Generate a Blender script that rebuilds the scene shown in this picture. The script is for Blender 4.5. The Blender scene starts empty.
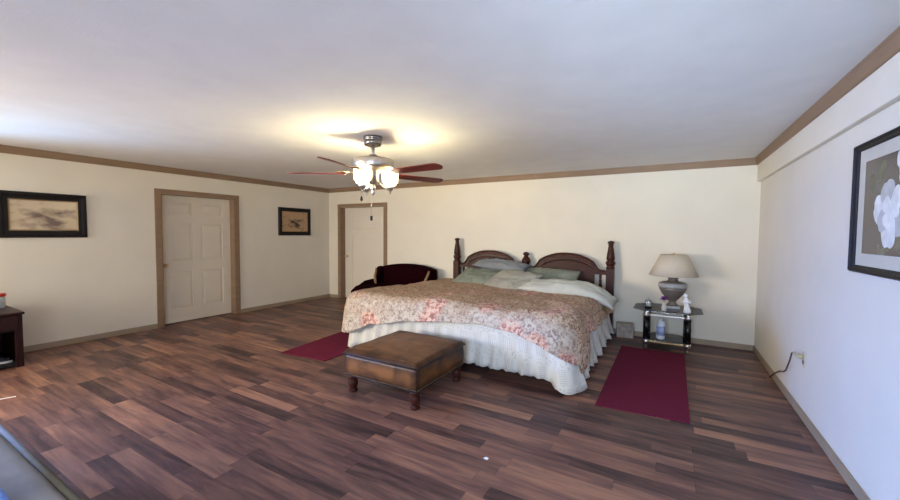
import bpy, math, random
from mathutils import Vector, Matrix, noise
from math import sin, cos, pi, radians, atan2, hypot

scene = bpy.context.scene
COL = scene.collection

# ------------------------------------------------------------------ camera
YAW, PITCH, ROLL, F, EYE = 0.5240, 0.0444, 0.0075, 380.92, 1.4693
cam_data = bpy.data.cameras.new('camera')
cam = bpy.data.objects.new('camera', cam_data)
COL.objects.link(cam)
fwd = Vector((-sin(YAW)*cos(PITCH), cos(YAW)*cos(PITCH), -sin(PITCH)))
rgt = Vector((cos(YAW), sin(YAW), 0))
up = rgt.cross(fwd)
r2 = rgt*cos(ROLL) + up*sin(ROLL)
u2 = -rgt*sin(ROLL) + up*cos(ROLL)
M = Matrix((r2, u2, -fwd)).transposed().to_4x4()
M.translation = Vector((0, 0, EYE))
cam.matrix_world = M
cam_data.sensor_width = 36
cam_data.lens = F/900*36
cam_data.clip_start = 0.02
scene.camera = cam

# ------------------------------------------------------------------ light
scene.view_settings.view_transform = 'Standard'
scene.view_settings.look = 'None'
scene.view_settings.exposure = 0.13
scene.view_settings.gamma = 1.0
scene.view_settings.use_curve_mapping = False

world = bpy.data.worlds.new('sky')
scene.world = world
world.use_nodes = True
world.node_tree.nodes['Background'].inputs[0].default_value = (1.0, 0.95, 0.81, 1)
world.node_tree.nodes['Background'].inputs[1].default_value = 10.5

def area(name, loc, target, sx, sy, power, color):
    d = bpy.data.lights.new(name, 'AREA')
    d.shape = 'RECTANGLE'; d.size = sx; d.size_y = sy
    d.energy = power; d.color = color
    o = bpy.data.objects.new(name, d); COL.objects.link(o)
    o.location = loc
    o.rotation_euler = (Vector(target)-Vector(loc)).to_track_quat('-Z', 'Y').to_euler()
    return o

XL, XR, XS, YB, YN, ZC = -6.674, 0.962, 0.922, 6.091, -1.9, 2.44
# daylight standing just outside the three windows behind and beside the camera
w1 = area('daylight_left_window', (XL-0.35, -0.45, 1.5), (XR, 2.6, 0.30), 1.7, 1.2, 70, (0.10, 0.33, 1.0)); w1.data.spread = radians(50)
w2 = area('daylight_near_window', (-5.35, YN-0.35, 1.40), (-2.2, 6.0, 0.9), 2.0, 1.1, 70, (1.0, 0.84, 0.64)); w2.data.spread = radians(85)
w3 = area('daylight_right_window', (-0.25, YN-0.35, 1.45), (-1.4, 3.0, 0.6), 1.4, 1.3, 85, (0.48, 0.68, 1.0)); w3.data.spread = radians(120)
for (pl, pt, psx, psy) in (((XL-0.02, -0.45, 1.45), (0, -0.45, 1.45), 1.7, 1.2), ((-5.35, YN-0.02, 1.40), (-5.35, 0, 1.40), 2.0, 1.2), ((-0.25, YN-0.02, 1.45), (-0.25, 0, 1.45), 1.4, 1.3)):
    area('window_portal', pl, pt, psx, psy, 1, (1, 1, 1)).data.cycles.is_portal = True
# added fill lamps outside, aimed up to brighten bluish patches of the ceiling
g1 = area('ceiling_fill_left', (XL-0.5, -0.4, 0.75), (-5.0, 1.5, ZC), 1.5, 0.4, 20, (0.15, 0.50, 1.0)); g1.data.spread = radians(50)
g2 = area('ceiling_fill_right', (-0.3, YN-0.5, 0.75), (0.05, 4.0, ZC), 1.0, 0.4, 18, (0.60, 0.80, 1.0)); g2.data.spread = radians(30)

# ------------------------------------------------------------------ materials
def node_mat(name):
    m = bpy.data.materials.new(name); m.use_nodes = True
    nt = m.node_tree
    return m, nt, nt.nodes['Principled BSDF'], nt.nodes, nt.links

def mat(name, color, rough=0.6, metal=0.0, var=0.12, scale=8.0, bump=0.0, bscale=60.0,
        spec=0.5, sheen=0.0, stretch=(1, 1, 1), emit=None, estr=0.0, trans=0.0, ior=1.45):
    m, nt, b, N, L = node_mat(name)
    tc = N.new('ShaderNodeTexCoord'); mp = N.new('ShaderNodeMapping')
    mp.inputs['Scale'].default_value = stretch
    L.new(tc.outputs['Object'], mp.inputs['Vector'])
    nz = N.new('ShaderNodeTexNoise'); nz.inputs['Scale'].default_value = scale
    nz.inputs['Detail'].default_value = 5
    L.new(mp.outputs[0], nz.inputs['Vector'])
    cr = N.new('ShaderNodeValToRGB')
    c = Vector(color)
    lo = c*(1-var); hi = c*(1+var)
    cr.color_ramp.elements[0].position = 0.3; cr.color_ramp.elements[1].position = 0.7
    cr.color_ramp.elements[0].color = (*lo, 1)
    cr.color_ramp.elements[1].color = (min(hi.x, 1), min(hi.y, 1), min(hi.z, 1), 1)
    L.new(nz.outputs['Fac'], cr.inputs[0]); L.new(cr.outputs[0], b.inputs['Base Color'])
    b.inputs['Roughness'].default_value = rough
    b.inputs['Metallic'].default_value = metal
    b.inputs['Specular IOR Level'].default_value = spec
    b.inputs['IOR'].default_value = ior
    if sheen: b.inputs['Sheen Weight'].default_value = sheen
    if trans: b.inputs['Transmission Weight'].default_value = trans
    if emit:
        b.inputs['Emission Color'].default_value = (*emit, 1)
        b.inputs['Emission Strength'].default_value = estr
    if bump:
        n2 = N.new('ShaderNodeTexNoise'); n2.inputs['Scale'].default_value = bscale
        n2.inputs['Detail'].default_value = 6
        L.new(mp.outputs[0], n2.inputs['Vector'])
        bp = N.new('ShaderNodeBump'); bp.inputs['Strength'].default_value = bump
        bp.inputs['Distance'].default_value = 0.01
        L.new(n2.outputs['Fac'], bp.inputs['Height']); L.new(bp.outputs[0], b.inputs['Normal'])
    return m

def floor_material():
    m, nt, b, N, L = node_mat('laminate_planks')
    tc = N.new('ShaderNodeTexCoord'); sp = N.new('ShaderNodeSeparateXYZ')
    L.new(tc.outputs['Object'], sp.inputs[0])
    def math_(op, a, bb=None, c=None):
        n = N.new('ShaderNodeMath'); n.operation = op
        for i, v in enumerate((a, bb, c)):
            if v is None: continue
            if isinstance(v, (int, float)): n.inputs[i].default_value = v
            else: L.new(v, n.inputs[i])
        return n.outputs[0]
    W, LEN = 0.110, 0.84
    ry = math_('DIVIDE', sp.outputs['Y'], W)
    row = math_('FLOOR', ry)
    wn = N.new('ShaderNodeTexWhiteNoise'); wn.noise_dimensions = '1D'; L.new(row, wn.inputs['W'])
    off = math_('MULTIPLY', wn.outputs['Value'], 7.3)
    rx = math_('ADD', math_('DIVIDE', sp.outputs['X'], LEN), off)
    colm = math_('FLOOR', rx)
    cb = N.new('ShaderNodeCombineXYZ'); L.new(row, cb.inputs[0]); L.new(colm, cb.inputs[1])
    w2 = N.new('ShaderNodeTexWhiteNoise'); w2.noise_dimensions = '3D'; L.new(cb.outputs[0], w2.inputs['Vector'])
    # grain: noise stretched along the plank, shifted per plank
    sc = N.new('ShaderNodeVectorMath'); sc.operation = 'SCALE'; L.new(w2.outputs['Color'], sc.inputs[0]); sc.inputs['Scale'].default_value = 30
    ad = N.new('ShaderNodeVectorMath'); ad.operation = 'ADD'
    L.new(tc.outputs['Object'], ad.inputs[0]); L.new(sc.outputs[0], ad.inputs[1])
    mp = N.new('ShaderNodeMapping'); mp.inputs['Scale'].default_value = (1.2, 11, 1); L.new(ad.outputs[0], mp.inputs['Vector'])
    g = N.new('ShaderNodeTexNoise'); g.inputs['Scale'].default_value = 1.6; g.inputs['Detail'].default_value = 7
    g.inputs['Roughness'].default_value = 0.62; g.inputs['Distortion'].default_value = 0.5
    L.new(mp.outputs[0], g.inputs['Vector'])
    mp2 = N.new('ShaderNodeMapping'); mp2.inputs['Scale'].default_value = (0.9, 3.5, 1); L.new(ad.outputs[0], mp2.inputs['Vector'])
    g2 = N.new('ShaderNodeTexNoise'); g2.inputs['Scale'].default_value = 1.4; g2.inputs['Detail'].default_value = 3
    L.new(mp2.outputs[0], g2.inputs['Vector'])
    v = math_('ADD', math_('MULTIPLY', w2.outputs['Value'], 0.44),
              math_('ADD', math_('MULTIPLY', g.outputs['Fac'], 1.0), math_('MULTIPLY', g2.outputs['Fac'], 0.55)))
    v = math_('SUBTRACT', v, 0.485)
    cr = N.new('ShaderNodeValToRGB'); e = cr.color_ramp.elements
    e[0].position = 0.22; e[0].color = (0.040, 0.021, 0.022, 1)
    e[1].position = 0.85; e[1].color = (0.340, 0.170, 0.105, 1)
    k = e.new(0.42); k.color = (0.112, 0.055, 0.047, 1)
    k = e.new(0.60); k.color = (0.195, 0.095, 0.070, 1)
    L.new(v, cr.inputs[0])
    # thin dark joints
    fy = math_('FRACT', ry); fx = math_('FRACT', rx)
    jy = math_('LESS_THAN', fy, 0.018); jx = math_('LESS_THAN', fx, 0.004)
    j = math_('MAXIMUM', jy, jx)
    mx = N.new('ShaderNodeMix'); mx.data_type = 'RGBA'
    L.new(math_('MULTIPLY', j, 0.55), mx.inputs['Factor'])
    L.new(cr.outputs[0], mx.inputs['A']); mx.inputs['B'].default_value = (0.012, 0.008, 0.008, 1)
    L.new(mx.outputs['Result'], b.inputs['Base Color'])
    b.inputs['Roughness'].default_value = 0.40
    b.inputs['Specular IOR Level'].default_value = 0.28
    bp = N.new('ShaderNodeBump'); bp.inputs['Strength'].default_value = 0.12; bp.inputs['Distance'].default_value = 0.002
    L.new(g.outputs['Fac'], bp.inputs['Height']); L.new(bp.outputs[0], b.inputs['Normal'])
    return m

def quilt_material():
    m, nt, b, N, L = node_mat('floral_quilt_cotton')
    tc = N.new('ShaderNodeTexCoord')
    def noise_(scale, detail=3, dist=0.0):
        n = N.new('ShaderNodeTexNoise'); n.inputs['Scale'].default_value = scale
        n.inputs['Detail'].default_value = detail; n.inputs['Distortion'].default_value = dist
        L.new(tc.outputs['Object'], n.inputs['Vector']); return n.outputs['Fac']
    def ramp(src, *stops):
        r = N.new('ShaderNodeValToRGB'); e = r.color_ramp.elements
        e[0].position, e[0].color = stops[0][0], stops[0][1]
        e[1].position, e[1].color = stops[-1][0], stops[-1][1]
        for s in stops[1:-1]:
            k = e.new(s[0]); k.color = s[1]
        L.new(src, r.inputs[0]); return r.outputs[0]
    def mix(f, a, bb, t='MIX'):
        x = N.new('ShaderNodeMix'); x.data_type = 'RGBA'; x.blend_type = t
        if isinstance(f, float): x.inputs['Factor'].default_value = f
        else: L.new(f, x.inputs['Factor'])
        for k, v in (('A', a), ('B', bb)):
            if isinstance(v, tuple): x.inputs[k].default_value = v
            else: L.new(v, x.inputs[k])
        return x.outputs['Result']
    # border: paler ramp towards the foot, denser ramp elsewhere
    sp = N.new('ShaderNodeSeparateXYZ'); L.new(tc.outputs['Object'], sp.inputs[0])
    def mth(op, a, c):
        n = N.new('ShaderNodeMath'); n.operation = op; n.use_clamp = False
        for i, v in enumerate((a, c)):
            if isinstance(v, (int, float)): n.inputs[i].default_value = v
            else: L.new(v, n.inputs[i])
        return n.outputs[0]
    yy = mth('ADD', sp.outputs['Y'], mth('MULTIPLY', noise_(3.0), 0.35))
    foot_blend = N.new('ShaderNodeMapRange'); L.new(yy, foot_blend.inputs['Value'])
    foot_blend.inputs['From Min'].default_value = -0.86; foot_blend.inputs['From Max'].default_value = -0.72
    bf = foot_blend.outputs[0]
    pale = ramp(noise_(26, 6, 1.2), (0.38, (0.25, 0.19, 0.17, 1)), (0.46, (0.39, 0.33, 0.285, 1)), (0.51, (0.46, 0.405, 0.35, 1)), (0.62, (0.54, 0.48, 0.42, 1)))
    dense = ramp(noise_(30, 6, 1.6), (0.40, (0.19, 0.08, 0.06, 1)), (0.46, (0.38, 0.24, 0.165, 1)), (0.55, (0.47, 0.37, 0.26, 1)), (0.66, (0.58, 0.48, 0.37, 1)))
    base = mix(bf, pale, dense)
    # blossoms: voronoi cells with petals
    vo = N.new('ShaderNodeTexVoronoi'); vo.inputs['Scale'].default_value = 3.0; vo.inputs['Randomness'].default_value = 0.9
    dn = N.new('ShaderNodeTexNoise'); dn.inputs['Scale'].default_value = 13; dn.inputs['Detail'].default_value = 2
    L.new(tc.outputs['Object'], dn.inputs['Vector'])
    md = N.new('ShaderNodeVectorMath'); md.operation = 'MULTIPLY_ADD'
    L.new(dn.outputs['Color'], md.inputs[0]); md.inputs[1].default_value = (0.13, 0.13, 0.13); L.new(tc.outputs['Object'], md.inputs[2])
    L.new(md.outputs[0], vo.inputs['Vector'])
    fm = ramp(vo.outputs['Distance'], (0.36, (1, 1, 1, 1)), (0.50, (0, 0, 0, 1)))
    sel = N.new('ShaderNodeSeparateColor'); L.new(vo.outputs['Color'], sel.inputs[0])
    on = mth('GREATER_THAN', sel.outputs[0], 0.30)
    petal = ramp(noise_(24, 3, 0.8), (0.40, (0.27, 0.13, 0.12, 1)), (0.47, (0.45, 0.23, 0.19, 1)), (0.52, (0.60, 0.36, 0.28, 1)), (0.60, (0.58, 0.46, 0.38, 1)))
    pf = N.new('ShaderNodeMath'); pf.operation = 'MULTIPLY'; L.new(fm, pf.inputs[0]); L.new(on, pf.inputs[1])
    c = mix(pf.outputs[0], base, petal)
    # small leaves and stems
    v2 = N.new('ShaderNodeTexVoronoi'); v2.inputs['Scale'].default_value = 15
    L.new(md.outputs[0], v2.inputs['Vector'])
    lm = ramp(v2.outputs['Distance'], (0.16, (1, 1, 1, 1)), (0.24, (0, 0, 0, 1)))
    lf = mth('MULTIPLY', lm, 0.35)
    c = mix(lf, c, (0.27, 0.16, 0.15, 1))
    L.new(c, b.inputs['Base Color'])
    b.inputs['Roughness'].default_value = 0.85; b.inputs['Specular IOR Level'].default_value = 0.2
    bp = N.new('ShaderNodeBump'); bp.inputs['Strength'].default_value = 0.5; bp.inputs['Distance'].default_value = 0.02
    L.new(noise_(14, 4, 0.3), bp.inputs['Height']); L.new(bp.outputs[0], b.inputs['Normal'])
    return m

def lace_material():
    m, nt, b, N, L = node_mat('cream_lace')
    def mth(op, a, c=0.0):
        n = N.new('ShaderNodeMath'); n.operation = op
        for i, v in enumerate((a, c)):
            if isinstance(v, (int, float)): n.inputs[i].default_value = v
            else: L.new(v, n.inputs[i])
        return n.outputs[0]
    tc = N.new('ShaderNodeTexCoord'); sp = N.new('ShaderNodeSeparateXYZ'); L.new(tc.outputs['Object'], sp.inputs[0])
    h = mth('ADD', sp.outputs['X'], sp.outputs['Y']); z = sp.outputs['Z']
    # crochet: diamond lattice, flower rows and horizontal bands
    vo = N.new('ShaderNodeTexVoronoi'); vo.inputs['Scale'].default_value = 38; vo.inputs['Randomness'].default_value = 0.6; L.new(tc.outputs['Object'], vo.inputs['Vector'])
    hole = mth('LESS_THAN', vo.outputs['Distance'], 0.30)
    lat = mth('MULTIPLY', mth('SINE', mth('MULTIPLY', mth('ADD', h, z), 170)), mth('SINE', mth('MULTIPLY', mth('SUBTRACT', h, z), 170)))
    lat = mth('GREATER_THAN', lat, 0.15)
    band = mth('GREATER_THAN', mth('SINE', mth('MULTIPLY', z, 30)), 0.3)
    colb = mth('GREATER_THAN', mth('SINE', mth('MULTIPLY', h, 38)), 0.0)
    pat = mth('MAXIMUM', mth('MULTIPLY', hole, band), mth('MULTIPLY', mth('MULTIPLY', lat, colb), mth('SUBTRACT', 1.0, band)))
    mx = N.new('ShaderNodeMix'); mx.data_type = 'RGBA'; L.new(mth('MULTIPLY', pat, 0.42), mx.inputs['Factor'])
    mx.inputs['A'].default_value = (0.62, 0.60, 0.55, 1); mx.inputs['B'].default_value = (0.26, 0.25, 0.24, 1)
    L.new(mx.outputs['Result'], b.inputs['Base Color'])
    b.inputs['Roughness'].default_value = 0.9; b.inputs['Specular IOR Level'].default_value = 0.1
    bp = N.new('ShaderNodeBump'); bp.inputs['Strength'].default_value = 0.5; bp.inputs['Distance'].default_value = 0.004; bp.invert = True
    L.new(pat, bp.inputs['Height']); L.new(bp.outputs[0], b.inputs['Normal'])
    return m

def glass_pane_material(name, tint=(1, 1, 1), gloss=0.12, alpha=0.0):
    m = bpy.data.materials.new(name); m.use_nodes = True
    nt = m.node_tree; N, L = nt.nodes, nt.links
    N.clear()
    out = N.new('ShaderNodeOutputMaterial')
    tr = N.new('ShaderNodeBsdfTransparent'); tr.inputs[0].default_value = (*tint, 1)
    gl = N.new('ShaderNodeBsdfGlossy'); gl.inputs['Roughness'].default_value = 0.04
    nz = N.new('ShaderNodeTexNoise'); nz.inputs['Scale'].default_value = 3
    mr = N.new('ShaderNodeMapRange'); mr.inputs['To Min'].default_value = gloss*0.8; mr.inputs['To Max'].default_value = gloss*1.2
    L.new(nz.outputs['Fac'], mr.inputs['Value'])
    mx = N.new('ShaderNodeMixShader'); L.new(mr.outputs[0], mx.inputs[0]); L.new(tr.outputs[0], mx.inputs[1]); L.new(gl.outputs[0], mx.inputs[2])
    L.new(mx.outputs[0], out.inputs[0])
    return m

def shade_glass_material():
    # frosted fan-light glass: translucent, lit by its own bulb
    m, nt, b, N, L = node_mat('frosted_light_glass')
    b.inputs['Base Color'].default_value = (0.8, 0.74, 0.62, 1)
    b.inputs['Roughness'].default_value = 0.35
    b.inputs['Emission Color'].default_value = (1.0, 0.80, 0.50, 1)
    nz = N.new('ShaderNodeTexNoise'); nz.inputs['Scale'].default_value = 20
    mr = N.new('ShaderNodeMapRange'); mr.inputs['To Min'].default_value = 4.0; mr.inputs['To Max'].default_value = 6.0
    L.new(nz.outputs['Fac'], mr.inputs['Value']); L.new(mr.outputs[0], b.inputs['Emission Strength'])
    return m

def art_material(name, paper, ink, scale, lo=0.5, hi=0.62, center=(0, 0), spread=0.25):
    m, nt, b, N, L = node_mat(name)
    tc = N.new('ShaderNodeTexCoord')
    nz = N.new('ShaderNodeTexNoise'); nz.inputs['Scale'].default_value = scale; nz.inputs['Detail'].default_value = 6
    mpn = N.new('ShaderNodeMapping'); mpn.inputs['Scale'].default_value = (1, 1, 2.2); L.new(tc.outputs['Object'], mpn.inputs['Vector'])
    L.new(mpn.outputs[0], nz.inputs['Vector'])
    gr = N.new('ShaderNodeMapping'); gr.vector_type = 'POINT'
    gr.inputs['Location'].default_value = (0, -center[0]/spread, -center[1]/(spread*0.7))
    gr.inputs['Scale'].default_value = (1/spread, 1/spread, 1/(spread*0.7))
    L.new(tc.outputs['Object'], gr.inputs['Vector'])
    ln = N.new('ShaderNodeVectorMath'); ln.operation = 'LENGTH'; L.new(gr.outputs[0], ln.inputs[0])
    fr = N.new('ShaderNodeMapRange'); fr.inputs['From Min'].default_value = 0.3; fr.inputs['From Max'].default_value = 1.0
    fr.inputs['To Min'].default_value = 0.16; fr.inputs['To Max'].default_value = -0.10
    L.new(ln.outputs['Value'], fr.inputs['Value'])
    ad = N.new('ShaderNodeMath'); ad.operation = 'ADD'; L.new(nz.outputs['Fac'], ad.inputs[0]); L.new(fr.outputs[0], ad.inputs[1])
    r = N.new('ShaderNodeValToRGB'); e = r.color_ramp.elements
    e[0].position = lo; e[0].color = (*paper, 1); e[1].position = hi; e[1].color = (*ink, 1)
    L.new(ad.outputs[0], r.inputs[0]); L.new(r.outputs[0], b.inputs['Base Color'])
    b.inputs['Roughness'].default_value = 0.18
    return m

def carpet_material(name, c):
    return mat(name, c, rough=0.95, var=0.18, scale=90, bump=0.6, bscale=260, spec=0.03)

MT = {}
MT['wall'] = mat('cream_wall_paint', (0.76, 0.70, 0.58), rough=0.75, var=0.025, scale=2.5, bump=0.12, bscale=34)
MT['ceiling'] = mat('white_ceiling_texture', (0.74, 0.72, 0.71), rough=0.9, var=0.03, scale=4, bump=0.10, bscale=90)
MT['floor'] = floor_material()
MT['trim'] = mat('tan_brown_trim', (0.255, 0.163, 0.098), rough=0.55, var=0.10, scale=3, stretch=(1, 1, 6))
MT['base'] = mat('tan_baseboard', (0.34, 0.26, 0.18), rough=0.55, var=0.10, scale=3)
MT['door'] = mat('cream_door_paint', (0.74, 0.66, 0.53), rough=0.45, var=0.03, scale=3)
MT['door_white'] = mat('warm_white_door_paint', (0.74, 0.67, 0.56), rough=0.45, var=0.02, scale=3)
MT['brass'] = mat('aged_brass', (0.75, 0.55, 0.25), rough=0.3, metal=1.0)
MT['chrome'] = mat('brushed_nickel', (0.62, 0.58, 0.52), rough=0.32, metal=1.0, var=0.05)
MT['nickel_dark'] = mat('dark_nickel', (0.30, 0.28, 0.26), rough=0.25, metal=1.0, var=0.05)
MT['plate'] = mat('ivory_plastic', (0.62, 0.54, 0.38), rough=0.4, var=0.03)
MT['black_frame'] = mat('black_frame_wood', (0.012, 0.010, 0.010), rough=0.45, spec=0.2, var=0.3, scale=12, bump=0.2, bscale=40)
MT['gold_lip'] = mat('gold_frame_lip', (0.34, 0.24, 0.11), rough=0.4, metal=0.6)
MT['mat_board'] = mat('cream_mat_board', (0.56, 0.52, 0.43), rough=0.8, var=0.04)
MT['art1'] = art_material('sepia_print_wide', (0.62, 0.49, 0.32), (0.17, 0.11, 0.09), 6, 0.46, 0.78, center=(0.02, -0.04), spread=0.34)
MT['art2'] = art_material('sepia_print_small', (0.46, 0.29, 0.16), (0.05, 0.03, 0.026), 8, 0.46, 0.74, center=(0.0, -0.03), spread=0.22)
MT['art3'] = art_material('brown_floral_painting', (0.075, 0.055, 0.050), (0.15, 0.135, 0.085), 5, 0.52, 0.75, spread=0.5)
MT['petal'] = mat('white_petal_paint', (0.72, 0.70, 0.66), rough=0.5, var=0.16, scale=14)
MT['petal_shade'] = mat('grey_petal_paint', (0.47, 0.46, 0.43), rough=0.5, var=0.16, scale=14)
MT['leaf_paint'] = mat('olive_leaf_paint', (0.17, 0.16, 0.09), rough=0.5, var=0.2, scale=12)
MT['darkwood'] = mat('dark_mahogany', (0.045, 0.0115, 0.007), rough=0.38, spec=0.25, var=0.35, scale=7, stretch=(1, 1, 5), bump=0.05)
MT['carved'] = mat('highlit_carved_mahogany', (0.110, 0.045, 0.030), rough=0.42, spec=0.25, var=0.5, scale=40, bump=0.9, bscale=45)  # lighter than the frame wood: highlights of the carving put into the colour
MT['nightwood'] = mat('dark_cherry_wood', (0.026, 0.008, 0.008), rough=0.4, spec=0.25, var=0.3, scale=7, stretch=(1, 5, 1))
MT['interior'] = mat('black_cabinet_lining', (0.008, 0.007, 0.009), rough=0.8)
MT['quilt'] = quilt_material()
MT['lace'] = lace_material()
MT['mattress'] = mat('white_ticking', (0.6, 0.58, 0.54), rough=0.9)
MT['pillow_blue'] = mat('blue_grey_pillowcase', (0.205, 0.222, 0.235), rough=0.9, var=0.10, scale=10, bump=0.25, bscale=12)
MT['pillow_green'] = mat('sage_green_pillowcase', (0.215, 0.238, 0.190), rough=0.9, var=0.10, scale=10, bump=0.25, bscale=12)
MT['pillow_grey'] = mat('warm_grey_pillowcase', (0.330, 0.325, 0.285), rough=0.9, var=0.08, scale=10, bump=0.25, bscale=12)
MT['pillow_white'] = mat('pale_grey_pillowcase', (0.52, 0.53, 0.48), rough=0.9, var=0.08, scale=8, bump=0.3, bscale=11)
MT['velvet'] = mat('burgundy_velvet', (0.012, 0.0016, 0.003), rough=0.95, var=0.3, scale=12, spec=0.02)
MT['gilt'] = mat('gold_trim', (0.27, 0.18, 0.08), rough=0.5, var=0.2)
def leather(name, half, dark, light):
    # aged leather, burnished darker along the panel edges
    m, nt, b, N, L = node_mat(name)
    def mth(op, a, c=0.0, clamp=False):
        n = N.new('ShaderNodeMath'); n.operation = op; n.use_clamp = clamp
        for i, v in enumerate((a, c)):
            if isinstance(v, (int, float)): n.inputs[i].default_value = v
            else: L.new(v, n.inputs[i])
        return n.outputs[0]
    tc = N.new('ShaderNodeTexCoord'); sp = N.new('ShaderNodeSeparateXYZ'); L.new(tc.outputs['Generated'], sp.inputs[0])
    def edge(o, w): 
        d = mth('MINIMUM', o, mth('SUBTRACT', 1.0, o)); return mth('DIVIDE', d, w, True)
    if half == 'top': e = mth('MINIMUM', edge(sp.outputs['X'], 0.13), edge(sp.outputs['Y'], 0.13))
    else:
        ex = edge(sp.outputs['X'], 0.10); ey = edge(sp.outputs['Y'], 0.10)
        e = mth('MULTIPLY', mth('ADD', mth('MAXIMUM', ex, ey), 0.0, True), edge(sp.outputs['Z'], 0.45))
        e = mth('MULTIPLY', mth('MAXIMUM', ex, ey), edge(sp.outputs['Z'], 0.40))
    nz = N.new('ShaderNodeTexNoise'); nz.inputs['Scale'].default_value = 5; nz.inputs['Detail'].default_value = 6; nz.inputs['Distortion'].default_value = 0.6
    L.new(tc.outputs['Object'], nz.inputs['Vector'])
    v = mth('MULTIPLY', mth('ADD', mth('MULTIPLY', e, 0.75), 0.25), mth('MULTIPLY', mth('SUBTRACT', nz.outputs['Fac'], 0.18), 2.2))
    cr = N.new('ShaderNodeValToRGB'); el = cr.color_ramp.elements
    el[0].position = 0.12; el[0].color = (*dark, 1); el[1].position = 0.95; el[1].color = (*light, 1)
    L.new(v, cr.inputs[0]); L.new(cr.outputs[0], b.inputs['Base Color'])
    b.inputs['Roughness'].default_value = 0.40; b.inputs['Specular IOR Level'].default_value = 0.25
    n2 = N.new('ShaderNodeTexNoise'); n2.inputs['Scale'].default_value = 16; n2.inputs['Detail'].default_value = 6; L.new(tc.outputs['Object'], n2.inputs['Vector'])
    bp = N.new('ShaderNodeBump'); bp.inputs['Strength'].default_value = 0.35; bp.inputs['Distance'].default_value = 0.01
    L.new(n2.outputs['Fac'], bp.inputs['Height']); L.new(bp.outputs[0], b.inputs['Normal'])
    return m
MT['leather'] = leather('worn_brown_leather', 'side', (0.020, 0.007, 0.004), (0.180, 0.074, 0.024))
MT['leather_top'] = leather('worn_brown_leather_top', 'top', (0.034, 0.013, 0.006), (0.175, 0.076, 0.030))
MT['piping'] = mat('dark_leather_piping', (0.016, 0.007, 0.006), rough=0.45, spec=0.3)
MT['stud'] = mat('antique_stud', (0.20, 0.14, 0.09), rough=0.35, metal=0.8)
MT['rug'] = carpet_material('burgundy_rug_pile', (0.145, 0.022, 0.046))
MT['black_gloss'] = mat('black_lacquer', (0.004, 0.004, 0.005), rough=0.12, var=0.0)
MT['table_glass'] = glass_pane_material('smoked_glass', (0.42, 0.41, 0.40), 0.22)
MT['clear_glass'] = glass_pane_material('clear_glass', (0.93, 0.94, 0.95), 0.07)
MT['window_glass'] = glass_pane_material('window_glass', (0.97, 0.98, 1.0), 0.05)
MT['shade'] = mat('linen_lampshade', (0.60, 0.52, 0.40), rough=0.9, var=0.05, scale=60, bump=0.15, bscale=200)
MT['lamp_ceramic'] = mat('taupe_grey_ceramic', (0.150, 0.125, 0.105), rough=0.22, var=0.12, scale=5)
MT['lamp_band'] = mat('pale_silver_ceramic', (0.36, 0.36, 0.36), rough=0.25, var=0.2, scale=9)
MT['white_ceramic'] = mat('white_ceramic', (0.82, 0.81, 0.80), rough=0.3, var=0.03)
MT['wax'] = mat('white_wax', (0.74, 0.73, 0.70), rough=0.5)
MT['purple'] = mat('purple_petals', (0.17, 0.015, 0.19), rough=0.8, var=0.3, scale=30)
MT['green'] = mat('green_stem', (0.04, 0.12, 0.03), rough=0.7)
MT['bottle'] = mat('white_plastic_bottle', (0.70, 0.74, 0.80), rough=0.35, var=0.03)
MT['bottle_label'] = mat('blue_grey_label', (0.36, 0.42, 0.60), rough=0.5, var=0.35, scale=30)
MT['red_plastic'] = mat('red_plastic', (0.60, 0.030, 0.018), rough=0.35)
MT['tub'] = mat('cloudy_plastic_tub', (0.52, 0.58, 0.60), rough=0.3, var=0.15, scale=18)
MT['rubber'] = mat('black_shoe_canvas', (0.012, 0.012, 0.018), rough=0.7)
MT['sole'] = mat('white_shoe_rubber', (0.66, 0.66, 0.67), rough=0.6)
MT['cord'] = mat('dark_red_cord', (0.075, 0.018, 0.018), rough=0.5)
MT['plug'] = mat('beige_plug', (0.46, 0.40, 0.22), rough=0.45)
MT['outlet_dark'] = mat('dark_socket', (0.03, 0.02, 0.02), rough=0.5)
MT['paper'] = mat('white_paper', (0.85, 0.85, 0.85), rough=0.8, var=0.02)
MT['blanket'] = mat('grey_blue_blanket', (0.215, 0.195, 0.165), rough=0.85, var=0.22, scale=4, bump=0.3, bscale=16)
MT['blanket_edge'] = mat('grey_green_binding', (0.100, 0.085, 0.055), rough=0.85, var=0.15, scale=6)
MT['blue_cloth'] = mat('bright_blue_cloth', (0.16, 0.30, 0.78), rough=0.8, var=0.35, scale=14, bump=0.5, bscale=18)
MT['fan_blade'] = mat('cherry_fan_blade', (0.15, 0.014, 0.012), rough=0.35, var=0.35, scale=5, stretch=(1, 4, 1))
MT['frosted'] = shade_glass_material()
MT['dark_bead'] = mat('dark_wood_bead', (0.012, 0.009, 0.008), rough=0.4)
MT['box_print'] = mat('white_print_box', (0.30, 0.25, 0.20), rough=0.6, var=0.35, scale=16)
MT['window_frame'] = mat('white_window_frame', (0.7, 0.7, 0.68), rough=0.5)
MT['grey_plastic'] = mat('grey_plastic', (0.2, 0.2, 0.2), rough=0.5)

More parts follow.
